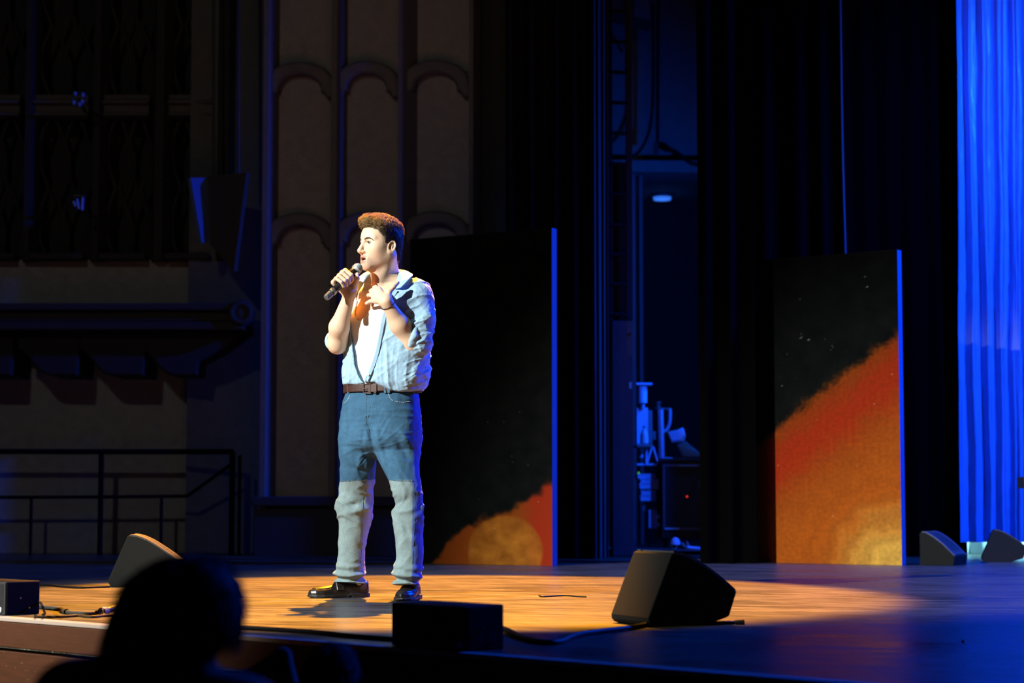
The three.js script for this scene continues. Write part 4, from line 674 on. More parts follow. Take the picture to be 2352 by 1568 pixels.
// left hand spread on the chest
const handLparts = [];
{
  const mcp = [M(871, 666, 0.186), M(864, 672, 0.184), M(861, 681, 0.184), M(861, 690, 0.186)], pip = [M(863.5, 659.5, 0.168), M(855.5, 667, 0.165), M(851, 677, 0.166), M(850, 692, 0.170)], tip = [M(861.5, 664, 0.14), M(853, 671, 0.135), M(847, 680, 0.137), M(841.5, 696.5, 0.145)];
  const tp2 = [M(860, 660, 0.15), M(852, 668, 0.146), M(846.5, 678, 0.148), M(843, 696, 0.156)];
  mcp.forEach((k, i) => { const r = [0.0096, 0.0100, 0.0096, 0.0086][i]; handLparts.push([cone(WRL, k, 0.020, 0.0145), 0.014], [cone(k, pip[i], r * 1.25, r * 1.12), 0.008], [cone(pip[i], tp2[i], r * 1.12, r), 0.002], [cone(tp2[i], tip[i], r, r * 0.85), 0.002]); });
  handLparts.push([cone(add(WRL, [0.004, 0.006, -0.004]), M(893, 671, 0.205), 0.017, 0.0145), 0.014], [cone(M(893, 671, 0.205), M(904, 658.5, 0.195), 0.013, 0.0115), 0.006], [cone(M(904, 658.5, 0.195), M(913.5, 649, 0.178), 0.0112, 0.0088), 0.003]);
}
const handRF = all(handRparts), handLF = all(handLparts);
const handRC = G(0.01, 0.02, 240), handLC = M(876, 676, 0.185), dist2 = (x, y, z, c) => (x - c[0]) ** 2 + (y - c[1]) ** 2 + (z - c[2]) ** 2;
const skinAll = (x, y, z) => {
  let d = smin(torsoF(x, y, z) + 0.004, neckF(x, y, z), 0.03);
  if (dist2(x, y, z, HC) < 0.07) d = smin(d, headF(x, y, z), 0.025);
  const a = armF(x, y, z); d = smin(d, a, 0.02);
  if (dist2(x, y, z, handRC) < 0.026) { let h = handRF(x, y, z); if (h < 0.06) { h = smin(h, a, 0.018); d = Math.min(d, h); } }
  if (dist2(x, y, z, handLC) < 0.026) { let h = handLF(x, y, z); if (h < 0.06) { h = smin(h, a, 0.018); d = Math.min(d, h); } }
  return d;
};
const toeAt = (px, py) => { const p = onFloor(px, py); return [p[0] - MO[0], 0, p[2] - MO[2]]; };
const DIRR = norm([-0.93, 0, 0.37]), TOER = toeAt(708, 1373), HEELR = add(TOER, DIRR, -0.292), DIRL = norm([-0.19, 0, 0.98]), TOEL = toeAt(921, 1381), HEELL = add(TOEL, DIRL, -0.292);
const foot = (h, d, y, a) => [h[0] + d[0] * a, y, h[2] + d[2] * a];
const legBones = all([[cone(M(832, 960, -0.04), M(818, 1120, -0.075), 0.06, 0.046)], [cone(M(818, 1120, -0.075), foot(HEELR, DIRR, 0.12, 0.05), 0.048, 0.032), 0.03], [cone(foot(HEELR, DIRR, 0.12, 0.05), foot(HEELR, DIRR, 0.055, 0.05), 0.032, 0.022), 0.02], [cone(foot(HEELR, DIRR, 0.05, 0.05), foot(HEELR, DIRR, 0.035, 0.2), 0.02, 0.012), 0.02], [cone(M(918, 960, 0.01), M(934, 1120, 0.085), 0.06, 0.046), 0.03], [cone(M(934, 1120, 0.085), foot(HEELL, DIRL, 0.12, 0.05), 0.048, 0.032), 0.03], [cone(foot(HEELL, DIRL, 0.12, 0.05), foot(HEELL, DIRL, 0.055, 0.05), 0.032, 0.022), 0.02], [cone(foot(HEELL, DIRL, 0.05, 0.05), foot(HEELL, DIRL, 0.035, 0.2), 0.02, 0.012), 0.02]]);
const bodyF = (x, y, z) => y > 1.12 ? skinAll(x, y, z) : smin(skinAll(x, y, z), legBones(x, y, z), 0.04);
const skin = [0.68, 0.465, 0.32];
function skinTone(x, y, z, o) {
  const [f, l, u] = toHead(x, y, z), hd = Math.hypot(f - 0.0, l, u + 0.01) < 0.18;
  let r = skin[0], g = skin[1], b = skin[2]; const n = 1 + 0.05 * N(x * 60, y * 60, z * 60); r *= n; g *= n; b *= n;
  if (hd) {
    const lip = Math.min(Math.hypot((u + 0.0665) / 0.008, l / 0.024), Math.hypot((u + 0.0895) / 0.009, l / 0.022)), lt = sstep(1.15, 0.75, lip) * sstep(0.07, 0.08, f);
    r = mix(r, 0.50, lt); g = mix(g, 0.22, lt); b = mix(b, 0.17, lt);
    const inside = sstep(0.0225, 0.018, Math.abs(l)) * sstep(0.0062, 0.004, Math.abs(u + 0.0785)) * sstep(0.092, 0.086, f) * sstep(0.05, 0.06, f); r = mix(r, 0.12, inside); g = mix(g, 0.03, inside); b = mix(b, 0.025, inside);
    // stubble along the jaw and upper lip
    const jaw = (0.8 + 0.5 * N(x * 300, y * 300, z * 300)) * (0 + sstep(-0.045, -0.085, u) * sstep(-0.04, 0.0, f) * (1 - lt) * 0.42 + sstep(0.035, -0.01, f) * sstep(-0.0, -0.05, u) * sstep(-0.06, -0.01, f) * 0.42);
    r *= 1 - jaw * 0.62; g *= 1 - jaw * 0.6; b *= 1 - jaw * 0.52;
    const burn = sstep(0.028, 0.016, Math.abs(f - 0.014)) * sstep(-0.045, -0.012, u) * sstep(0.05, 0.06, Math.abs(l)) * 0.4; r = mix(r, 0.05, burn); g = mix(g, 0.03, burn); b = mix(b, 0.02, burn);
    const flush = 0.35 * Math.exp(-(((u + 0.03) / 0.025) ** 2) - (((Math.abs(l) - 0.045) / 0.025) ** 2)) * 0.12 * sstep(0.02, 0.05, f); g *= 1 - flush; b *= 1 - flush;
  }
  o[0] = r; o[1] = g; o[2] = b;
}
const skinMat = new THREE.MeshPhysicalMaterial({ vertexColors: true, roughness: 0.52, specularIntensity: 0.6, sheen: 0.15, sheenColor: new THREE.Color(1, 0.7, 0.5), sheenRoughness: 0.5 });
{
  const CUT = 1.07;
  const geos = [netMesh(bodyF, [-0.30, -0.02, -0.28], [0.36, CUT + 0.06, 0.36], 0.0075, (x, y) => y > CUT + 0.008), netMesh(bodyF, [-0.23, CUT, -0.24], [0.335, 1.80, 0.335], 0.0026)];
  for (const g of geos) paint(g, skinTone);
  mesh('body', joinIndexed(geos), skinMat, singer);
}
// eyes and brows
{
  const white = new THREE.MeshPhysicalMaterial({ vertexColors: true, roughness: 0.15, clearcoat: 0.6 });
  for (const s of [1, -1]) {
    const g = new THREE.SphereGeometry(0.0128 * HS, 32, 24), c = fromHead(0.0738, s * 0.0312, -0.0005), look = norm(add(add(HF, HL, s > 0 ? 0.16 : 0.04), HU, -0.02));
    paint(g, (x, y, z, o) => { const k = (x * look[0] + y * look[1] + z * look[2]) / (0.0128 * HS), a = Math.acos(clamp(k, -1, 1)); const t = a < 0.2 ? [0.005, 0.004, 0.004] : a < 0.47 ? [0.045, 0.026, 0.016] : [0.36, 0.32, 0.30]; o[0] = t[0]; o[1] = t[1]; o[2] = t[2]; });
    mesh('eye', g.translate(...c), white, singer);
    const lash = [[0.0165, 0.0], [0.0215, 0.0032], [0.027, 0.0044], [0.033, 0.0044], [0.039, 0.0030], [0.0455, -0.0006]].map(([l, u]) => { let f = 0.11; while (f > 0.05 && headF(...fromHead(f, s * l, u)) > 0 && dist2(...fromHead(f, s * l, u), c) > 0.0133 ** 2) f -= 0.0005; return fromHead(f + 0.0006, s * l, u); });
    mesh('eyelash', tube(lash, 0.0011, 20, 5), std([0.012, 0.009, 0.008], 0.7), singer);
  }
}
const hairMat = new THREE.MeshPhysicalMaterial({ color: new THREE.Color().setRGB(0.035, 0.021, 0.013), roughness: 0.38, specularIntensity: 1 });
function strand(pts, r) { // a tapering three-sided strand
  const n = pts.length, pos = [], idx = [];
  for (let i = 0; i < n; i++) { const a = pts[Math.max(0, i - 1)], b = pts[Math.min(n - 1, i + 1)], t = norm(sub(b, a)), s = norm(cross(t, Math.abs(t[1]) < 0.9 ? [0, 1, 0] : [1, 0, 0])), q = cross(s, t), w = r * (1 - 0.75 * i / (n - 1)); for (let k = 0; k < 3; k++) { const A = k * 2.0944; pos.push(...add(add(pts[i], s, w * Math.cos(A)), q, w * Math.sin(A))); } }
  for (let i = 0; i < n - 1; i++) for (let k = 0; k < 3; k++) { const a = i * 3 + k, b = i * 3 + (k + 1) % 3; idx.push(a, b, b + 3, a, b + 3, a + 3); }
  return [pos, idx];
}
function strandMesh(list) { const pos = [], idx = []; for (const [p, i] of list) { const o = pos.length / 3; for (const q of p) pos.push(q); for (const q of i) idx.push(q + o); } const g = new THREE.BufferGeometry(); g.setAttribute('position', new THREE.Float32BufferAttribute(pos, 3)); g.setIndex(idx); g.computeVertexNormals(); return g; }
{
  const rb = rng(5);
  for (const s of [1, -1]) { const list = []; for (let i = 0; i < 190; i++) { const t = rb() * (s > 0 ? 1 : 0.28), l = s * mix(0.012, 0.052, t), u = 0.0145 + 0.0055 * Math.sin(t * 2.6) - (t > 0.7 ? (t - 0.7) * 0.02 : 0) + (rb() - 0.5) * 0.0085 * (1 - 0.6 * t); let f = 0.11; while (f > 0.04 && headF(...fromHead(f, l, u)) > 0.0004) f -= 0.0008; const p = fromHead(f, l, u), d = norm(add(add(HL.map((c) => c * s), HU, 0.5 - t), HF, 0.12)); list.push(strand([add(p, HF, -0.001), add(p, d, 0.004), add(add(p, d, 0.008), HF, -0.002)], 0.00055)); } mesh('eyebrow', strandMesh(list), std([0.10, 0.06, 0.036], 0.7), singer); }
}
// hair: a cap with short curls, faded at the sides
{
  const hairline = (f, l, u) => {
    const lineU = along1([[-0.12, -0.102], [-0.075, -0.092], [-0.045, -0.066], [-0.036, -0.030], [-0.031, -0.006], [0.004, -0.006], [0.008, -0.024], [0.020, -0.026], [0.027, 0.010], [0.045, 0.030], [0.060, 0.052], [0.075, 0.064], [0.12, 0.070]], f);
    return u - lineU;
  };
  const skullF = (f, l, u) => smin(smin(smin(egg([-0.012, 0, 0.034], [0.096, 0.077, 0.088])(f, l, u), egg([0.028, 0, 0.042], [0.066, 0.067, 0.052])(f, l, u), 0.02), egg([0.028, 0, -0.022], [0.068, 0.064, 0.085])(f, l, u), 0.03), cone([-0.052, 0, -0.02], [-0.050, 0, -0.09], 0.048, 0.046)(f, l, u), 0.03);
  const capF = (x, y, z) => {
    const [f, l, u] = toHead(x, y, z), h = hairline(f, l, u), topness = sstep(0.03, 0.095, u), frontness = sstep(-0.05, 0.085, f);
    const th = -0.002 + 0.0095 * sstep(0, 0.045, h) + topness * (0.006 + 0.013 * frontness) * sstep(0.004, 0.055, h) + 0.009 * sstep(0.055, 0.088, f) * sstep(0.0, 0.02, h) - 0.012 * sstep(0.002, -0.010, h);
    const c = N(f * 70, l * 70, u * 70) + 0.6 * N(f * 150 + 4, l * 150, u * 150);
    return (skullF(f, l, u) - th - 0.0038 * c * topness - 0.0008 * c) * HS;
  };
  const tone = (x, y, z, o) => { const [f, l, u] = toHead(x, y, z), h = hairline(f, l, u), top = sstep(0.045, 0.105, u + 0.012 * N(f * 40, l * 40, 3)), n = 1 + 0.3 * N(x * 200, y * 200, z * 200), k = sstep(0.022, 0.004, h + 0.007 * N(x * 260, y * 260, z * 260)); o[0] = mix(mix(0.008, 0.19, top) * n, 0.52, k * 0.85); o[1] = mix(mix(0.006, 0.11, top) * n, 0.35, k * 0.85); o[2] = mix(mix(0.005, 0.042, top) * n, 0.24, k * 0.85); };  // amber backlight glow put into the lighter golden crown
  const c = fromHead(-0.01, 0, 0.02), r = 0.155, cap = netMesh(capF, [c[0] - r, c[1] - r, c[2] - r], [c[0] + r, c[1] + r, c[2] + r], 0.0025);
  const hr = rng(21), list = [], p = cap.attributes.position, nn = cap.attributes.normal, cnt = p.count;
  for (let i = 0; i < 17000; i++) {
    const k = Math.floor(hr() * cnt), P = [p.getX(k), p.getY(k), p.getZ(k)], n = [nn.getX(k), nn.getY(k), nn.getZ(k)], [f, l, u] = toHead(...P), h = hairline(f, l, u);
    if (h < 0.007) continue;
    const top = sstep(0.035, 0.095, u), fr = sstep(-0.04, 0.08, f), len = 0.0075 + 0.009 * top + 0.010 * top * fr * hr();
    const flow = norm(add(add(HF.map((q) => q * (0.3 + fr)), HU, -0.3 + 0.6 * top), HL, (hr() - 0.5) * 1.6)), t = norm(sub(flow, n.map((q) => q * dot(flow, n)))), s = cross(n, t), curl = (1.0 + 2.2 * hr()) * (0.5 + 0.5 * top), ph = hr() * 6.28, pts = [];
    for (let j = 0; j < 6; j++) { const q = j / 5, a = ph + q * curl * 2.2; pts.push(add(add(add(P, t, len * q * (1 - 0.25 * top)), n, -0.0008 + len * (0.16 + 0.30 * top) * Math.sin(q * 2.4)), s, 0.0028 * (0.35 + 0.65 * top) * Math.sin(a))); }
    list.push(strand(pts, 0.0006 + 0.0005 * top * hr()));
  }
  for (let i = 0; i < 420; i++) { const l = (hr() - 0.5) * 0.11, f0 = along1([[0, 0.083], [0.03, 0.075], [0.055, 0.052]], Math.abs(l)), u0 = 0.076 + hr() * 0.012 - 0.25 * Math.max(0, Math.abs(l) - 0.03), P = fromHead(f0 + 0.007 + 0.005 * hr(), l, u0 + 0.006), ph = hr() * 6.28, len = 0.010 + 0.012 * hr(), pts = []; for (let j = 0; j < 6; j++) { const q = j / 5, a = ph + q * 4.2; pts.push(add(add(add(P, HU, -len * q * 0.6), HF, 0.004 * Math.sin(a) + 0.004 * q), HL, 0.004 * Math.cos(a) - 0.004 * q)); } list.push(strand(pts, 0.0008)); }
  for (let i = 0; i < 7; i++) { const P = fromHead(0.086 - 0.004 * i, 0.012 - 0.006 * i, 0.078 + 0.003 * hr()); list.push(strand([P, add(add(P, HF, 0.012), HU, 0.002), add(add(P, HF, 0.024), HU, -0.001 + 0.004 * hr()), add(add(P, HF, 0.034 + 0.008 * hr()), HU, 0.002)], 0.0007)); }
  const sg = strandMesh(list);
  mesh('hair', joinIndexed([paint(cap, tone), paint(sg, (x, y, z, o) => { tone(x, y, z, o); const [f, l, u] = toHead(x, y, z), top = sstep(0.045, 0.105, u), n = 1 + 0.35 * N(x * 200, y * 200, z * 200); o[0] = mix(0.02, 0.30, top) * n; o[1] = mix(0.014, 0.18, top) * n; o[2] = mix(0.010, 0.066, top) * n; })]), new THREE.MeshPhysicalMaterial({ vertexColors: true, roughness: 0.42, specularIntensity: 0.8 }), singer);  // strand colour carries the same amber glow towards the top
}

// ---------------------------------------------------------------- the singer's clothes
const gusset = egg(M(862, 1018, -0.01), [0.05, 0.055, 0.066]);
const yOf = (py) => M(850, py)[1];
const inPoly = (pts) => (x, y) => { let d = 1e9, s = -1; for (let i = 0, j = pts.length - 1; i < pts.length; j = i++) { const [ax, ay] = pts[j], [bx, by] = pts[i], ex2 = bx - ax, ey = by - ay, wx = x - ax, wy = y - ay, h = clamp((wx * ex2 + wy * ey) / (ex2 * ex2 + ey * ey)); d = Math.min(d, Math.hypot(wx - ex2 * h, wy - ey * h)); if ((ay > y) !== (by > y) && x < (bx - ax) * (y - ay) / (by - ay) + ax) s = -s; } return -s * d; };
const ridge = (n) => 1 - Math.min(1, Math.abs(n) * 2.4);
{ // white tank top
  const neck = inPoly([[790, 560], [818, 690], [813, 720], [822, 735], [838, 728], [848, 712], [862, 704], [880, 700], [892, 690], [905, 640], [930, 560]].map(([x, y]) => M(x, y, 0.12).slice(0, 2)));
  const f = (x, y, z) => { const w = 0.0016 * N(x * 16, y * 9, z * 16) + 0.0022 * ridge(N(x * 9 + y * 7, y * 3, 5)) * sstep(1.3, 1.05, y); return Math.max(torsoF(x, y, z) - 0.0045 - w, smin(neck(x, y) < 0 && z > -0.03 ? -neck(x, y) : -Math.abs(neck(x, y)), 1, 0.01), y - 1.42, 0.972 - y, -0.06 - z); };
  mesh('tank_top', netMesh(f, [-0.2, 0.88, -0.12], [0.3, 1.5, 0.24], 0.005), std([0.80, 0.80, 0.80], 0.85), singer);
}
const shirtRows = rowsFromPixels([[912, 800, 960, 0, 0.68], [893, 797, 970, 0, 0.69], [882, 794, 977, 0, 0.70], [870, 793, 980, 0, 0.70], [850, 793, 982, 0, 0.70], [810, 794, 982, 0, 0.69], [760, 794, 978, 0.002, 0.68], [710, 794, 975, 0.004, 0.66], [678, 800, 966, 0.0, 0.60], [658, 822, 945, -0.012, 0.62], [640, 842, 922, -0.016, 0.8]], TY, 0.68);
const shirtTorso = loft(shirtRows, -TY, 2.3);
const opening = inPoly([[838, 560], [826, 640], [816, 672], [806, 700], [801, 735], [803, 765], [808, 800], [812, 835], [820, 858], [829, 874], [836, 879], [838, 868], [846, 852], [856, 828], [864, 800], [870, 770], [876, 735], [884, 705], [893, 685], [905, 664], [914, 640], [918, 560]].map(([x, y]) => M(x, y, 0.13).slice(0, 2)));
const slL = [M(961, 682, 0.055), M(959, 790, 0.11)], slR = [SHR, M(774, 784, 0.005)];
const sleeveL = all([[cone(slL[0], M(964, 735, 0.085), 0.070, 0.066)], [cone(M(964, 735, 0.085), slL[1], 0.066, 0.062), 0.03], [cone(M(900, 658, -0.02), M(950, 672, 0.045), 0.045, 0.064), 0.05]]), sleeveR = all([[cone(slR[0], slR[1], 0.056, 0.047)], [cone(M(870, 656, -0.035), M(822, 672, -0.07), 0.045, 0.052), 0.05]]);
const cuffN = norm([-0.93, 0.25, 0.28]), cuffC = M(944, 776, 0.125), cuffNR = norm([-0.12, 0.36, 0.92]), cuffCR = M(773, 782, 0.0);
const ringF = (c, n, R, r) => (x, y, z) => { const a = x - c[0], b = y - c[1], d = z - c[2], h = a * n[0] + b * n[1] + d * n[2], q = Math.sqrt(Math.max(0, a * a + b * b + d * d - h * h)); return Math.hypot(q - R, h * 0.62) - r; };
const cuffL = ringF(cuffC, cuffN, 0.056, 0.0105), cuffR = ringF(cuffCR, cuffNR, 0.046, 0.010);
const neckHole = cone(M(880, 665, 0.0), fromHead(-0.02, 0, -0.06), 0.079, 0.075);
const HEMLINE = [[794, 884], [820, 886], [840, 882], [862, 882], [876, 890], [891, 897], [910, 902], [930, 903], [958, 900], [982, 896]].map(([x, y]) => [M(x, 890, 0.1)[0], y]);
const shirtF = (x, y, z) => {
  let w = -0.003;
  const low = sstep(1.28, 1.04, y), S = x + z * 0.8;
  w += 0.0105 * low * Math.pow(ridge(N(S * 13 + 0.5 * N(y * 4, 2, 2), y * 1.6 + 4, 5)), 3) + 0.0035 * low * Math.pow(ridge(N(S * 30, y * 2.6, 9)), 2);
  const dA = x * 0.8 + y * 0.6, dB = -x * 0.6 + y * 0.8;
  w += 0.0045 * Math.pow(ridge(N(dA * 4, dB * 13, z * 4 + 2)), 3) + 0.003 * Math.pow(ridge(N(dB * 4 + 7, dA * 15, z * 4)), 4) + 0.0009 * N(x * 40, y * 34, z * 40) + 0.0009 * Math.pow(ridge(N(dA * 22, dB * 50, z * 30)), 2) + 0.0008 * Math.pow(ridge(N(dB * 20, dA * 55, z * 30 + 4)), 2);
  if (x > 0.15) { const eA = (x * 0.9 + y * 0.38), eB = -x * 0.38 + y * 0.92, m = sstep(0.15, 0.21, x); w += m * (0.006 * Math.pow(ridge(N(eA * 5, eB * 17, z * 5 + 5)), 3) + 0.004 * Math.pow(ridge(N(eA * 9, eB * 36, z * 8)), 2) * sstep(1.40, 1.2, y)); }
  let d = shirtTorso(x, y, z) - 0.006;
  // blousing over the belt
  d -= 0.006 * sstep(1.10, 1.0, y) * (0.5 + N(x * 20, y * 4, z * 20));
  let a = sleeveL(x, y, z); const cl = (x - cuffC[0]) * cuffN[0] + (y - cuffC[1]) * cuffN[1] + (z - cuffC[2]) * cuffN[2]; if (y < 1.285) a = Math.max(a, cl); 
  let b = sleeveR(x, y, z); const cr = (x - cuffCR[0]) * cuffNR[0] + (y - cuffCR[1]) * cuffNR[1] + (z - cuffCR[2]) * cuffNR[2]; b = Math.max(b, cr);
  d = smin(d, a, 0.022); d = smin(d, b, 0.02); d -= w;
  d = Math.min(d, cuffL(x, y, z) - 0.003 * N(x * 50, y * 50, z * 50), cuffR(x, y, z) - 0.003 * N(x * 50, y * 50, z * 50));
  if (z > -0.04) { const o = opening(x, y) + 0.0015 * N(y * 40, x * 20, 4); d = Math.max(d, Math.min(-o, 1), -1); }
  d = smax(d, -neckHole(x, y, z), 0.004);
  const hem = yOf(along1(HEMLINE, x)) + 0.003 * N(x * 22, 3, z * 22); if (x < 0.34) d = smax(d, hem - y, 0.012);
  return d;
};
const linen = new THREE.MeshPhysicalMaterial({ vertexColors: true, roughness: 0.85, specularIntensity: 0.3, sheen: 0.25, sheenColor: new THREE.Color(0.7, 0.85, 1), sheenRoughness: 0.6 });
const linenTone = (x, y, z, o) => { const n = 1 + 0.10 * N(x * 120, y * 120, z * 120) + 0.08 * N(x * 30, y * 30, z * 30); o[0] = 0.30 * n; o[1] = 0.46 * n; o[2] = 0.60 * n; };
const shirt = mesh('shirt', paint(netMesh(shirtF, [-0.24, 0.93, -0.26], [0.36, 1.56, 0.27], 0.0036), linenTone), linen, singer);
// collar flaps: four-cornered curved sheets [outer fold edge ... tip]
function sheet(rows, th, n = 10) { // rows of control points -> bent sheet with thickness
  const R = rows.length, P = [], W = n + 1, H = n + 1, crv = rows.map((r) => new THREE.CatmullRomCurve3(r.map(v3)));
  for (let j = 0; j <= n; j++) for (let i = 0; i <= n; i++) { const pts = crv.map((c) => c.getPoint(i / n)), q = new THREE.CatmullRomCurve3(pts).getPoint(j / n); P.push(q); }
  const nor = P.map((q, k) => { const i = k % W, j = Math.floor(k / W), a = P[j * W + Math.min(n, i + 1)].clone().sub(P[j * W + Math.max(0, i - 1)]), b = P[Math.min(n, j + 1) * W + i].clone().sub(P[Math.max(0, j - 1) * W + i]); return a.cross(b).normalize(); });
  const pos = [], idx = []; for (const s of [0.5, -0.5]) P.forEach((q, k) => pos.push(q.x + nor[k].x * th * s, q.y + nor[k].y * th * s, q.z + nor[k].z * th * s));
  const o = W * H; for (let j = 0; j < n; j++) for (let i = 0; i < n; i++) { const a = j * W + i; idx.push(a, a + 1, a + W + 1, a, a + W + 1, a + W, o + a, o + a + W + 1, o + a + 1, o + a, o + a + W, o + a + W + 1); }
  const rim = []; for (let i = 0; i < n; i++) rim.push([i, i + 1], [n * W + i + 1, n * W + i], [(i + 1) * W, i * W], [i * W + n, (i + 1) * W + n]); for (const [a, b] of rim) idx.push(a, o + a, o + b, a, o + b, b);
  const g = new THREE.BufferGeometry(); g.setAttribute('position', new THREE.Float32BufferAttribute(pos, 3)); g.setIndex(idx); g.computeVertexNormals(); return g;
}
mesh('collar', paint(sheet([
  [M(906, 663, 0.128), M(912, 643, 0.105), M(916, 627, 0.04), M(910, 621, -0.05)],
  [M(914, 662, 0.136), M(928, 640, 0.118), M(932, 624, 0.055), M(920, 620, -0.07)],
  [M(922, 660, 0.138), M(944, 637, 0.122), M(948, 631, 0.07), M(936, 627, -0.07)],
], 0.005), linenTone), linen, shirt);
mesh('collar', paint(sheet([
  [M(854, 627, 0.0), M(845, 636, 0.05), M(834, 652, 0.09), M(824, 670, 0.108)],
  [M(849, 622, -0.02), M(835, 630, 0.04), M(820, 648, 0.085), M(814, 669, 0.112)],
  [M(842, 628, -0.04), M(824, 638, 0.02), M(806, 656, 0.07), M(800, 672, 0.1)],
], 0.005), linenTone), linen, shirt);
mesh('placket', paint(sheet([
  [M(907, 664, 0.136), M(895, 684, 0.150), M(885, 708, 0.158), M(877, 736, 0.160), M(871, 770, 0.158), M(865, 800, 0.153), M(857, 828, 0.147), M(848, 852, 0.143), M(841, 872, 0.138)],
  [M(914, 668, 0.140), M(902, 688, 0.150), M(892, 712, 0.157), M(884, 740, 0.160), M(878, 772, 0.158), M(872, 802, 0.154), M(864, 832, 0.149), M(854, 856, 0.146), M(845, 876, 0.142)],
], 0.005, 24), linenTone), linen, shirt);
const button = std([0.6, 0.6, 0.58], 0.3);
for (const [x, y, z] of [[846, 860, 0.149]]) mesh('button', new THREE.CylinderGeometry(0.0055, 0.0055, 0.003, 14).rotateX(Math.PI / 2).translate(...M(x, y, z)), button, shirt);

// jeans
const pelvis = loft(rowsFromPixels([[1040, 808, 934, 0.01, 0.5], [1025, 786, 960, 0.01, 0.6], [1000, 779, 968, 0.005, 0.66], [960, 780, 968, 0, 0.68], [925, 786, 964, 0, 0.68], [902, 793, 962, 0, 0.67], [884, 797, 962, 0, 0.66]], 24 * deg, 0.66), -24 * deg, 2.3);
const legRrows = rowsFromPixels([[1346, 774, 836, -0.1, 0.95], [1325, 771, 838, -0.1, 0.95], [1311, 768, 839, -0.1, 0.98], [1302, 771, 838, -0.1, 0.98], [1280, 776, 838, -0.1, 1.05], [1256, 776, 840, -0.1, 1.05], [1204, 777, 851, -0.095, 1.0], [1166, 771, 857, -0.085, 0.95], [1135, 777, 857, -0.08, 0.95], [1108, 781, 861, -0.066, 1.04], [1067, 781, 863, -0.042, 1.1], [1035, 777, 861, -0.028, 1.08], [1000, 781, 872, -0.022, 0.95], [960, 794, 868, -0.03, 0.8], [925, 806, 860, -0.02, 0.8]], 0, 1);
const legLrows = rowsFromPixels([[1349, 905, 964, 0.14, 1.0], [1330, 905, 966, 0.14, 1.05], [1312, 901, 971, 0.135, 1.08], [1300, 903, 971, 0.13, 1.05], [1280, 910, 973, 0.125, 1.1], [1249, 908, 973, 0.12, 1.08], [1204, 903, 972, 0.115, 1.05], [1170, 901, 973, 0.11, 1.02], [1153, 905, 973, 0.105, 1.02], [1122, 897, 971, 0.10, 1.0], [1094, 888, 966, 0.09, 0.95], [1060, 869, 965, 0.064, 0.88], [1039, 861, 967, 0.046, 0.85], [1000, 856, 968, 0.036, 0.78], [960, 864, 954, 0.04, 0.8], [925, 872, 944, 0.02, 0.8]], 0, 1);
const legRF = loft(legRrows, 0, 2.15), legLF = loft(legLrows, 0, 2.15);
const HEM = yOf(1337), SEAM = yOf(1103);
const CREASES = [[846, 965, 862, 1040, 0.012, -0.011], [862, 985, 888, 1075, 0.014, 0.009], [838, 985, 830, 1070, 0.012, -0.006], [905, 1000, 945, 1060, 0.016, -0.010], [918, 985, 952, 1035, 0.014, 0.007], [845, 990, 815, 1090, 0.014, 0.006], [800, 1070, 845, 1085, 0.01, -0.006], [780, 1165, 845, 1150, 0.014, -0.010], [785, 1180, 835, 1172, 0.012, 0.007], [905, 1165, 945, 1140, 0.014, -0.011], [915, 1175, 960, 1170, 0.012, 0.007], [925, 1185, 945, 1240, 0.014, -0.008]].map(([a, b, c, d, w, h]) => { const p = M(a, b, 0.1), q = M(c, d, 0.1); return [p[0], p[1], q[0], q[1], w, h]; });
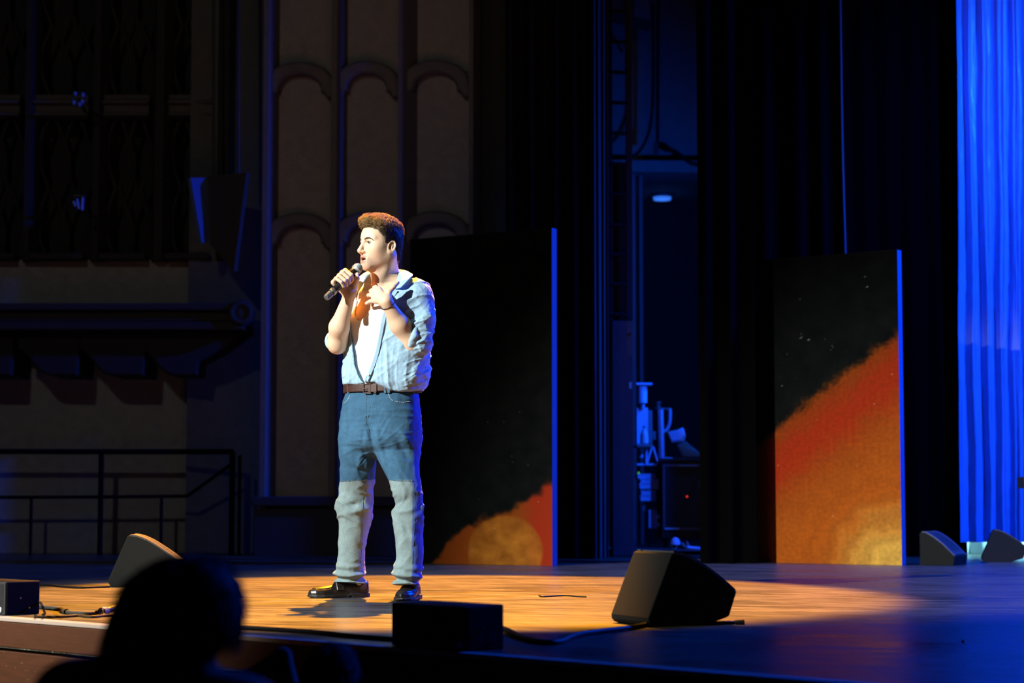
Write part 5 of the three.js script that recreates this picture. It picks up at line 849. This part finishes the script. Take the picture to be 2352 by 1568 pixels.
const jeansF = (x, y, z) => {
  let d = legRF(x, y, z), e = legLF(x, y, z);
  // bunched hems
  const hemR = sstep(0.17, 0.06, y - 0.02), ph = Math.atan2(z + 0.1, x - (-0.07)), ph2 = Math.atan2(z - 0.135, x - 0.195);
  d -= hemR * (0.0115 * Math.sin((y - 0.02 + 0.010 * Math.sin(ph)) * 150) + 0.004 * N(x * 30, y * 60, z * 30)); e -= hemR * (0.0115 * Math.sin((y - 0.015 + 0.009 * Math.cos(ph2 * 1.0)) * 145) + 0.004 * N(x * 30, y * 60, z * 30 + 7));
  let w = 0.0035 * N(x * 14, y * 9, z * 14) + 0.0016 * N(x * 45, y * 30, z * 45);
  const knee = Math.exp(-(((y - yOf(1165)) / 0.09) ** 2)), thigh = Math.exp(-(((y - yOf(1075)) / 0.10) ** 2));
  w += 0.010 * knee * Math.pow(ridge(N(x * 8 + y * 10, y * 13 - x * 5, z * 8 + 1)), 2) + 0.006 * thigh * Math.pow(ridge(N(x * 13 + y * 6, y * 4 + x * 3, z * 9)), 2);
  w += 0.004 * sstep(0.5, 0.25, y) * Math.pow(ridge(N(x * 10 - y * 5, y * 7 + x * 4, z * 10 + 3)), 2);
  { const cx = x - 0.035, cy = y - yOf(1030), an = Math.atan2(cy, cx), rr = Math.hypot(cx, cy); w += 0.0028 * sstep(0.02, 0.07, rr) * sstep(0.24, 0.10, rr) * Math.pow(ridge(N(an * 3.2, rr * 5, 2)), 3) * sstep(-0.05, 0.03, z); w += 0.003 * sstep(yOf(1060), yOf(1000), y) * Math.pow(ridge(N(x * 4 + 3, y * 26, z * 6)), 3); }
  { const line = (ax, ay, bx, by, wd, dep) => { const vx = bx - ax, vy = by - ay, t = clamp(((x - ax) * vx + (y - ay) * vy) / (vx * vx + vy * vy)), ds = Math.hypot(x - ax - vx * t, y - ay - vy * t); w += dep * (Math.exp(-((ds / wd) ** 2)) * Math.sin(Math.PI * clamp(t * 0.9 + 0.1))); }; if (z > -0.02) for (const c of CREASES) line(...c); }
  w -= 0.003;
  let q = smin(d, e, mix(0.008, 0.035, sstep(yOf(1075), yOf(1045), y))); q = smin(q, pelvis(x, y, z), 0.03); q = smin(q, gusset(x, y, z), 0.04); q -= w;
  const tilt = (x > 0.09 ? yOf(1340) + (z - 0.14) * 0.12 : yOf(1341) + (x + 0.07) * -0.06 + (z + 0.1) * 0.1);
  return Math.max(q, tilt - y, y - yOf(887));
};
const denim = new THREE.MeshPhysicalMaterial({ vertexColors: true, roughness: 0.9, specularIntensity: 0.25 });
const denimTone = (x, y, z, o) => {
  const left = x > 0.085, seam = SEAM + (left ? (x - 0.19) * 0.02 : (x + 0.03) * 0.06), n = 1 + 0.18 * N(x * 180, y * 110, z * 180) + 0.14 * N(x * 34, y * 16, z * 34), up = sstep(-0.002, 0.002, y - seam);
  // paler front panels, darker side panels; outer one has blue flood light put into its colour
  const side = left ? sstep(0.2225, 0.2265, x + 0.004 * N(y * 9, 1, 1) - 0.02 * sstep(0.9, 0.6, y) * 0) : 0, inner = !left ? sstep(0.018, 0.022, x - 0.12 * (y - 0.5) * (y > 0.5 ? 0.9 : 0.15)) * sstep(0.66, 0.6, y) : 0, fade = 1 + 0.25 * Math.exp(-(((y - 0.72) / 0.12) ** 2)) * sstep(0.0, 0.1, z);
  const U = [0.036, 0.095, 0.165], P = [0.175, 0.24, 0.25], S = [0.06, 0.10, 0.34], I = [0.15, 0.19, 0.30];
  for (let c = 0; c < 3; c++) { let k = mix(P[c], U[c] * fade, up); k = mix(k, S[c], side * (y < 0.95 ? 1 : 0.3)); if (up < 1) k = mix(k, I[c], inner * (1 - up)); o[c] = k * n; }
};
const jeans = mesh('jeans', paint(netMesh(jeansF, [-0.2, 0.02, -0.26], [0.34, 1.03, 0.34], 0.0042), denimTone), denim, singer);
const probe = (F, px, py, z0 = 0.34, z1 = -0.2) => { // the nearest surface of a field under a pixel of the photograph
  for (let z = z0; z > z1; z -= 0.003) { const p = M(px, py, z); if (F(...p) < 0) return p; } return M(px, py, 0.1); };
const thread = std([0.05, 0.10, 0.15], 0.9), paleThread = std([0.30, 0.38, 0.42], 0.9);
const onJeans = (list, lift = 0.0016) => list.map(([x, y]) => add(probe(jeansF, x, y), [0, 0, lift]));
const fine = (list, n = 6) => { const o = []; for (let i = 0; i < list.length - 1; i++) for (let k = 0; k < n; k++) o.push([mix(list[i][0], list[i + 1][0], k / n), mix(list[i][1], list[i + 1][1], k / n)]); o.push(list[list.length - 1]); return o; };
const stitch = (nm, list, r, m) => mesh(nm, tube(onJeans(fine(list)), r, list.length * 14, 5), m, jeans);
stitch('seam', [[783, 1105], [800, 1104], [820, 1103], [840, 1102], [853, 1100]], 0.0015, thread);
stitch('seam', [[893, 1101], [905, 1103], [920, 1104], [938, 1104], [950, 1104]], 0.0015, thread);
stitch('seam', [[836, 1110], [834, 1150], [833, 1200], [832, 1250], [828, 1295]], 0.0013, thread);
stitch('seam', [[951, 1110], [952, 1150], [952, 1200], [950, 1250], [947, 1295]], 0.0013, thread);
stitch('fly', [[853, 906], [852, 925], [849, 945], [845, 962], [842, 968]], 0.0014, thread);
stitch('fly', [[843, 905], [841, 925], [840, 945], [840, 966], [846, 985], [852, 1005]], 0.0016, thread);
stitch('pocket', [[893, 904], [895, 912], [901, 919], [912, 922], [925, 924], [942, 922]], 0.0015, paleThread);
stitch('pocket', [[804, 905], [801, 914], [796, 921], [790, 926]], 0.0015, paleThread);
for (const [x, w] of [[801, 5], [885, 5], [893, 5], [951, 5]]) { const a = add(probe(jeansF, x, 905), [0, 0, 0.003]), b = M(x, 880, a[2] + 0.004); mesh('belt_loop', box(w / 490 * 1.2, 0.052, 0.006, (a[0] + b[0]) / 2, yOf(893), a[2] + 0.0055, 0.002), std([0.06, 0.15, 0.23], 0.9), jeans); }
// belt
{
  const f = (x, y, z) => { const p = pelvis(x, yOf(892), z) - 0.009; return Math.max(Math.abs(p) - 0.0045, Math.abs(y - yOf(892.5) - 0.0) - 0.0185); };
  const g = netMesh(f, [-0.16, 0.93, -0.18], [0.31, 1.02, 0.2], 0.0026);
  const belt = mesh('belt', g, std([0.045, 0.0155, 0.011], 0.5), singer);
  const bx = probe(f, 843, 892), turn = -25 * deg, fr = new THREE.Matrix4().makeRotationY(turn).setPosition(bx[0], bx[1], bx[2] + 0.003);
  mesh('buckle', [box(0.036, 0.004, 0.005, 0.002, 0.0205, 0, 0.0015), box(0.036, 0.004, 0.005, 0.002, -0.0205, 0, 0.0015), box(0.0035, 0.044, 0.006, -0.017, 0, 0.0005, 0.0015), box(0.006, 0.044, 0.005, 0.018, 0, 0, 0.002), box(0.024, 0.003, 0.004, -0.006, 0, 0.001, 0.001)].map((q) => q.applyMatrix4(fr)), std([0.09, 0.045, 0.033], 0.4, { metalness: 0.2 }), belt);
  const keeper = probe(f, 862, 892), fk = new THREE.Matrix4().makeRotationY(turn + 0.15).setPosition(keeper[0], keeper[1], keeper[2] + 0.002);
  mesh('keeper', box(0.013, 0.043, 0.008, 0, 0, 0, 0.002).applyMatrix4(fk), std([0.042, 0.0145, 0.010], 0.5), belt);
  mesh('tip', box(0.046, 0.034, 0.004, 0.028, 0, -0.0012, 0.0018).applyMatrix4(fr), std([0.047, 0.016, 0.011], 0.5), belt);
  for (const x of [835, 829, 823, 817]) { const h = probe(f, x, 892.5); mesh('hole', new THREE.CylinderGeometry(0.0022, 0.0022, 0.002, 8).rotateX(Math.PI / 2).translate(h[0], h[1], h[2] - 0.0002), darkPlastic, belt); }
}
// shoes: local a runs to the toe, b sideways, y up
function shoe(heel, dir, L) {
  const A = norm([dir[0], 0, dir[2]]), Bv = [A[2], 0, -A[0]];
  const loc = (x, y, z) => { const p = x - heel[0], q = z - heel[2]; return [(p * A[0] + q * A[2]) / L, y, (p * Bv[0] + q * Bv[2])]; };
  const halfW = (a) => along1([[0, 0.018], [0.04, 0.029], [0.15, 0.034], [0.4, 0.034], [0.62, 0.047], [0.78, 0.048], [0.9, 0.037], [0.97, 0.02], [1, 0.006]], a);
  const top = (a) => along1([[-0.02, 0.055], [0.0, 0.075], [0.06, 0.081], [0.25, 0.075], [0.36, 0.080], [0.48, 0.076], [0.6, 0.060], [0.75, 0.052], [0.9, 0.045], [0.97, 0.036], [1, 0.025]], a);
  const upper = (x, y, z) => { const [a, , b] = loc(x, y, z), w = halfW(clamp(a)) - 0.003, t = top(clamp(a, -0.02, 1)); const k = Math.sqrt(Math.pow(Math.abs(b) / w, 2.2) + Math.pow(Math.max(0, y - 0.016) / (t - 0.014), 2.2)); let d = (k - 1) * Math.min(w, t - 0.014) * 0.8; d = Math.max(d, 0.014 - y, (-a - 0.0) * L, (a - 1.0) * L); const apron = Math.hypot((a - 0.72) / 0.2, b / 0.032); d -= 0.0022 * sstep(0.09, 0.0, Math.abs(apron - 1)) * sstep(0.03, 0.05, y) * sstep(0.5, 0.56, a); if (a > 0.42 && a < 0.56) d -= 0.0035 * sstep(0.42, 0.43, a) * sstep(0.56, 0.55, a) * sstep(0.03, 0.036, y); return d; };
  const sole = (x, y, z) => { const [a, , b] = loc(x, y, z), w = halfW(clamp(a)) + 0.003; let d = Math.max(Math.abs(b) - w, -a * L - 0.004, (a - 1.012) * L, y - (a < 0.33 ? 0.021 : 0.0165), -y + 0.0005); if (a > 0.31) d = Math.max(d, 0.011 - 0.022 * (0.0) - (a > 0.36 ? 0.0105 - (a > 0.93 ? (a - 0.93) * 0.09 : 0) : (a - 0.31) * 0.21) - y); return d; };
  const lo = [Math.min(heel[0], heel[0] + A[0] * L) - 0.07, -0.004, Math.min(heel[2], heel[2] + A[2] * L) - 0.07], hi = [Math.max(heel[0], heel[0] + A[0] * L) + 0.07, 0.12, Math.max(heel[2], heel[2] + A[2] * L) + 0.07];
  const leather = new THREE.MeshPhysicalMaterial({ color: new THREE.Color().setRGB(0.0075, 0.0055, 0.005), roughness: 0.36, clearcoat: 0.2, clearcoatRoughness: 0.3 });
  const s = mesh('shoe', netMesh(upper, lo, hi, 0.0026), leather, singer);
  mesh('sole', netMesh(sole, lo, hi, 0.0026), std([0.008, 0.0075, 0.0075], 0.55), s);
  const P = (a, b, y) => [heel[0] + A[0] * a * L + Bv[0] * b, y, heel[2] + A[2] * a * L + Bv[2] * b], pts = [];
  for (let i = 0; i <= 14; i++) { const t = -1 + 2 * i / 14; let y = 0.13; while (y > 0.02 && upper(...P(0.55, t * 0.036, y)) > 0) y -= 0.001; pts.push(P(0.555, t * 0.036, y + 0.0008)); }
  mesh('stitching', tube(pts, 0.0011, 30, 5), std([0.25, 0.23, 0.21], 0.8), s);
  return s;
}
shoe(HEELR, DIRR, 0.292);
shoe(HEELL, DIRL, 0.292);
// bracelet
{
  const ax = norm(sub(WRL, M(918, 745, 0.165))), c = add(WRL, ax, -0.022), s = norm(cross(ax, [0, 0, 1])), q = cross(s, ax), pts = [];
  for (let i = 0; i < 24; i++) { const a = i / 24 * 6.2832; let r = 0.043; while (r > 0.012 && bodyF(...add(add(c, s, r * Math.cos(a)), q, r * Math.sin(a))) > 0.0012) r -= 0.0006; pts.push(add(add(c, s, r * Math.cos(a)), q, r * Math.sin(a))); }
  mesh('bracelet', tube(pts, 0.0019, 60, 6, true), std([0.008, 0.008, 0.009], 0.6), singer);
}
// the microphone is held: a thing of its own
{
  const t = thing('microphone', 'black wireless hand microphone with silver mesh head in the singer\'s right hand', 'microphone', add(MO, MT));
  t.quaternion.setFromUnitVectors(new THREE.Vector3(0, 1, 0), v3(mAx));
  const lathe = (p, n = 28) => new THREE.LatheGeometry(p.map(([r, y]) => new THREE.Vector2(r, y)), n), Lm = mLen;
  mesh('handle', lathe([[0.0155, 0.052], [0.0165, 0.054], [0.0172, 0.07], [0.0182, 0.13], [0.0205, Lm - 0.04], [0.0215, Lm - 0.028], [0.019, Lm - 0.024], [0, Lm - 0.024]]), new THREE.MeshPhysicalMaterial({ color: new THREE.Color().setRGB(0.012, 0.011, 0.011), roughness: 0.38 }), t);
  mesh('band', lathe([[0.0165, 0.036], [0.0178, 0.037], [0.0178, 0.052], [0.0165, 0.053]]), std([0.32, 0.27, 0.2], 0.35, { metalness: 0.7 }), t);
  mesh('antenna_cap', [lathe([[0.0001, -0.006], [0.013, -0.006], [0.0145, -0.003], [0.0155, 0.028], [0.0150, 0.030], [0.0138, 0.031], [0.0138, 0.038]]), box(0.006, 0.026, 0.033, 0, 0.012, 0, 0.002)], std([0.10, 0.105, 0.10], 0.35), t);
  const ballG = [new THREE.SphereGeometry(0.0238, 32, 24).translate(0, Lm, 0)], wires = [];
  for (let i = -10; i <= 10; i++) { const y = i * 0.0022, r = Math.sqrt(0.0243 ** 2 - y * y); wires.push(new THREE.TorusGeometry(r, 0.0004, 4, 30).rotateX(Math.PI / 2).translate(0, Lm + y, 0)); }
  for (let i = 0; i < 16; i++) wires.push(new THREE.TorusGeometry(0.0241, 0.0004, 4, 30).rotateY(i * Math.PI / 16).translate(0, Lm, 0));
  mesh('mesh_head', ballG, std([0.36, 0.40, 0.42], 0.55, { metalness: 0.3 }), t);
  mesh('mesh_wires', wires, std([0.5, 0.53, 0.54], 0.4, { metalness: 0.6 }), t).userData.kind = 'stuff';
  mesh('collar_ring', new THREE.TorusGeometry(0.0225, 0.0022, 8, 36).rotateX(Math.PI / 2).translate(0, Lm - 0.010, 0), std([0.45, 0.46, 0.46], 0.4, { metalness: 0.6 }), t);
}

// ---------------------------------------------------------------- people in the front rows, seen dark from behind
function listener(label, D, head, parts, hairParts, h, wisps) {
  const base = at(head[0], head[1], D), o = [base[0], -1.0, -D], t = thing('person', label, 'person', o);
  const P = (px, py, dz = 0) => { const p = at(px, py, D - dz); return [p[0] - o[0], p[1] - o[1], p[2] - o[2]]; };
  const list = parts(P), hf = hairParts(P), f = all(list), bb = (g, m) => { const lo = [1e9, 1e9, 1e9], hi = [-1e9, -1e9, -1e9]; for (const q of g) for (let c = 0; c < 3; c++) { lo[c] = Math.min(lo[c], q[c] - m); hi[c] = Math.max(hi[c], q[c] + m); } return [lo, hi]; };
  const c = P(...head), lap = [c[0], 0.46, c[2]];
  const [lo, hi] = bb([c, [c[0] - 0.42, 0, c[2] - 0.75], [c[0] + 0.42, 0.5, c[2] + 0.2]], 0.13);
  const cloth = std([0.014, 0.013, 0.016], 0.9);
  mesh('body', paint(netMesh(f, lo, hi, 0.009), (x, y, z, q) => { const skinny = y > c[1] - 0.13 ? 1 : 0; q[0] = skinny ? 0.10 : 0.006; q[1] = skinny ? 0.06 : 0.0055; q[2] = skinny ? 0.045 : 0.006; }), new THREE.MeshStandardMaterial({ vertexColors: true, roughness: 1 }), t);
  const hg = netMesh(all(hf), [c[0] - 0.2, c[1] - 0.25, c[2] - 0.2], [c[0] + 0.22, c[1] + 0.2, c[2] + 0.2], h);
  const hr = rng(31), st = [], hp = hg.attributes.position, hn = hg.attributes.normal;
  for (let i = 0; i < 1500; i++) { const k = Math.floor(hr() * hp.count), q = [hp.getX(k), hp.getY(k), hp.getZ(k)], n = [hn.getX(k), hn.getY(k), hn.getZ(k)], d = norm([0.25 * (hr() - 0.5) + 0.2 * n[0], -1, 0.2 * (hr() - 0.5)]), tt = norm(sub(d, n.map((v) => v * dot(d, n)))); const l = 0.03 + 0.03 * hr(); st.push(strand([add(q, n, 0.0005), add(add(q, tt, l * 0.5), n, 0.004 * hr()), add(add(q, tt, l), n, -0.001)], 0.0011)); }
  for (const w of wisps(P)) st.push(strand(w, 0.0022));
  mesh('hair', joinIndexed([hg, strandMesh(st)]), new THREE.MeshPhysicalMaterial({ color: new THREE.Color().setRGB(0.008, 0.007, 0.007), roughness: 0.7, specularIntensity: 0.35 }), t);
  return t;
}
const seated = (c, y0) => [ // trunk, thighs and shins of someone sitting and facing the stage
  [cone([c[0], 0.52, c[2] + 0.03], [c[0], y0, c[2] + 0.02], 0.16, 0.13), 0.05], [cone([c[0] - 0.16, y0 + 0.02, c[2]], [c[0] + 0.16, y0 + 0.02, c[2]], 0.075, 0.075), 0.08],
  [cone([c[0] - 0.1, 0.47, c[2]], [c[0] - 0.13, 0.48, c[2] - 0.42], 0.085, 0.065), 0.04], [cone([c[0] + 0.1, 0.47, c[2]], [c[0] + 0.13, 0.48, c[2] - 0.42], 0.085, 0.065), 0.04],
  [cone([c[0] - 0.13, 0.48, c[2] - 0.42], [c[0] - 0.13, 0.08, c[2] - 0.4], 0.06, 0.045), 0.02], [cone([c[0] + 0.13, 0.48, c[2] - 0.42], [c[0] + 0.13, 0.08, c[2] - 0.4], 0.06, 0.045), 0.02],
  [cone([c[0] - 0.13, 0.045, c[2] - 0.38], [c[0] - 0.14, 0.04, c[2] - 0.58], 0.042, 0.036), 0.02], [cone([c[0] + 0.13, 0.045, c[2] - 0.38], [c[0] + 0.14, 0.04, c[2] - 0.58], 0.042, 0.036), 0.02],
];
listener('dark head and shoulders of a listener seen from behind in the left foreground', 3.3, [405, 1400], (P) => {
  const c = P(380, 1400);
  return [[egg(P(410, 1402), [0.078, 0.09, 0.09])], [egg(P(440, 1435, -0.06), [0.05, 0.06, 0.055]), 0.04], [cone(P(385, 1450, 0.0), P(335, 1590, 0.02), 0.058, 0.062), 0.05], [cone(P(330, 1575, 0.02), P(170, 1612, 0.0), 0.06, 0.062), 0.06], [cone(P(350, 1590, 0.02), P(560, 1650, 0.0), 0.06, 0.06), 0.05],
    [cone(P(170, 1612), [P(170, 0)[0] - 0.04, 0.62, c[2] - 0.02], 0.058, 0.045), 0.05], [cone(P(560, 1650), [P(560, 0)[0] + 0.05, 0.62, c[2] - 0.02], 0.058, 0.045), 0.05], [cone([P(170, 0)[0] - 0.04, 0.62, c[2] - 0.02], [c[0] - 0.12, 0.57, c[2] - 0.28], 0.044, 0.032), 0.03], [cone([P(560, 0)[0] + 0.05, 0.62, c[2] - 0.02], [c[0] + 0.12, 0.57, c[2] - 0.28], 0.044, 0.032), 0.03], ...seated([P(350, 0)[0], 0, c[2]], 0.80)];
}, (P) => [[egg(P(400, 1390, 0.01), [0.080, 0.072, 0.1])], [egg(P(458, 1362, 0.0), [0.060, 0.058, 0.085]), 0.04], [egg(P(485, 1428, -0.01), [0.040, 0.045, 0.07]), 0.05], [egg(P(350, 1440, 0.03), [0.060, 0.066, 0.07]), 0.04], [egg(P(312, 1490, 0.05), [0.048, 0.045, 0.055]), 0.05]], 0.006,
(P) => { const r = rng(8), o = []; for (let i = 0; i < 46; i++) { const x = 515 + r() * 26, y = 1340 + r() * 60, k = r(); o.push([P(x - 8, y, 0), P(x + 8 + 8 * k, y + 40, 0), P(x + 14 + 10 * k, y + 70 + 20 * k, 0), P(x + 8 + 14 * k, y + 95 + 30 * k, 0)]); } for (let i = 0; i < 20; i++) { const k = r(); o.push([P(290 - 6 * k, 1400 + 30 * k, 0.03), P(275 - 8 * k, 1425 + 20 * k, 0.03), P(258 - 10 * k, 1436 + 12 * k, 0.03)]); } return o; });
listener('dim front row listener with a raised bent elbow before the stage edge', 5.2, [765, 1535], (P) => {
  const c = P(765, 1535), e = P(649, 1507, -0.05), w = P(566, 1556, -0.02), sh = P(672, 1640, 0.0);
  return [[egg(P(765, 1550), [0.056, 0.08, 0.078])], [cone(P(765, 1570), P(765, 1650), 0.05, 0.055), 0.04], [cone(P(765, 1655), P(690, 1665), 0.07, 0.06), 0.05],
    [cone(sh, e, 0.036, 0.023), 0.02], [cone(e, w, 0.023, 0.017), 0.012], [cone(w, P(538, 1572, 0), 0.02, 0.015), 0.015], [cone(P(765, 1660), P(850, 1680), 0.07, 0.055), 0.04], [cone(P(850, 1680), [P(860, 0)[0], 0.62, c[2]], 0.05, 0.04), 0.03], [cone([P(860, 0)[0], 0.62, c[2]], [c[0] + 0.1, 0.58, c[2] - 0.28], 0.04, 0.03), 0.03], ...seated([c[0], 0, c[2]], 0.80)];
}, (P) => [[egg(P(764, 1543, 0.01), [0.060, 0.066, 0.078])], [egg(P(750, 1560, 0.02), [0.055, 0.066, 0.07]), 0.03], [egg(P(768, 1500, 0.0), [0.030, 0.026, 0.034]), 0.02]], 0.006, (P) => []);

renderer.render(scene, camera);
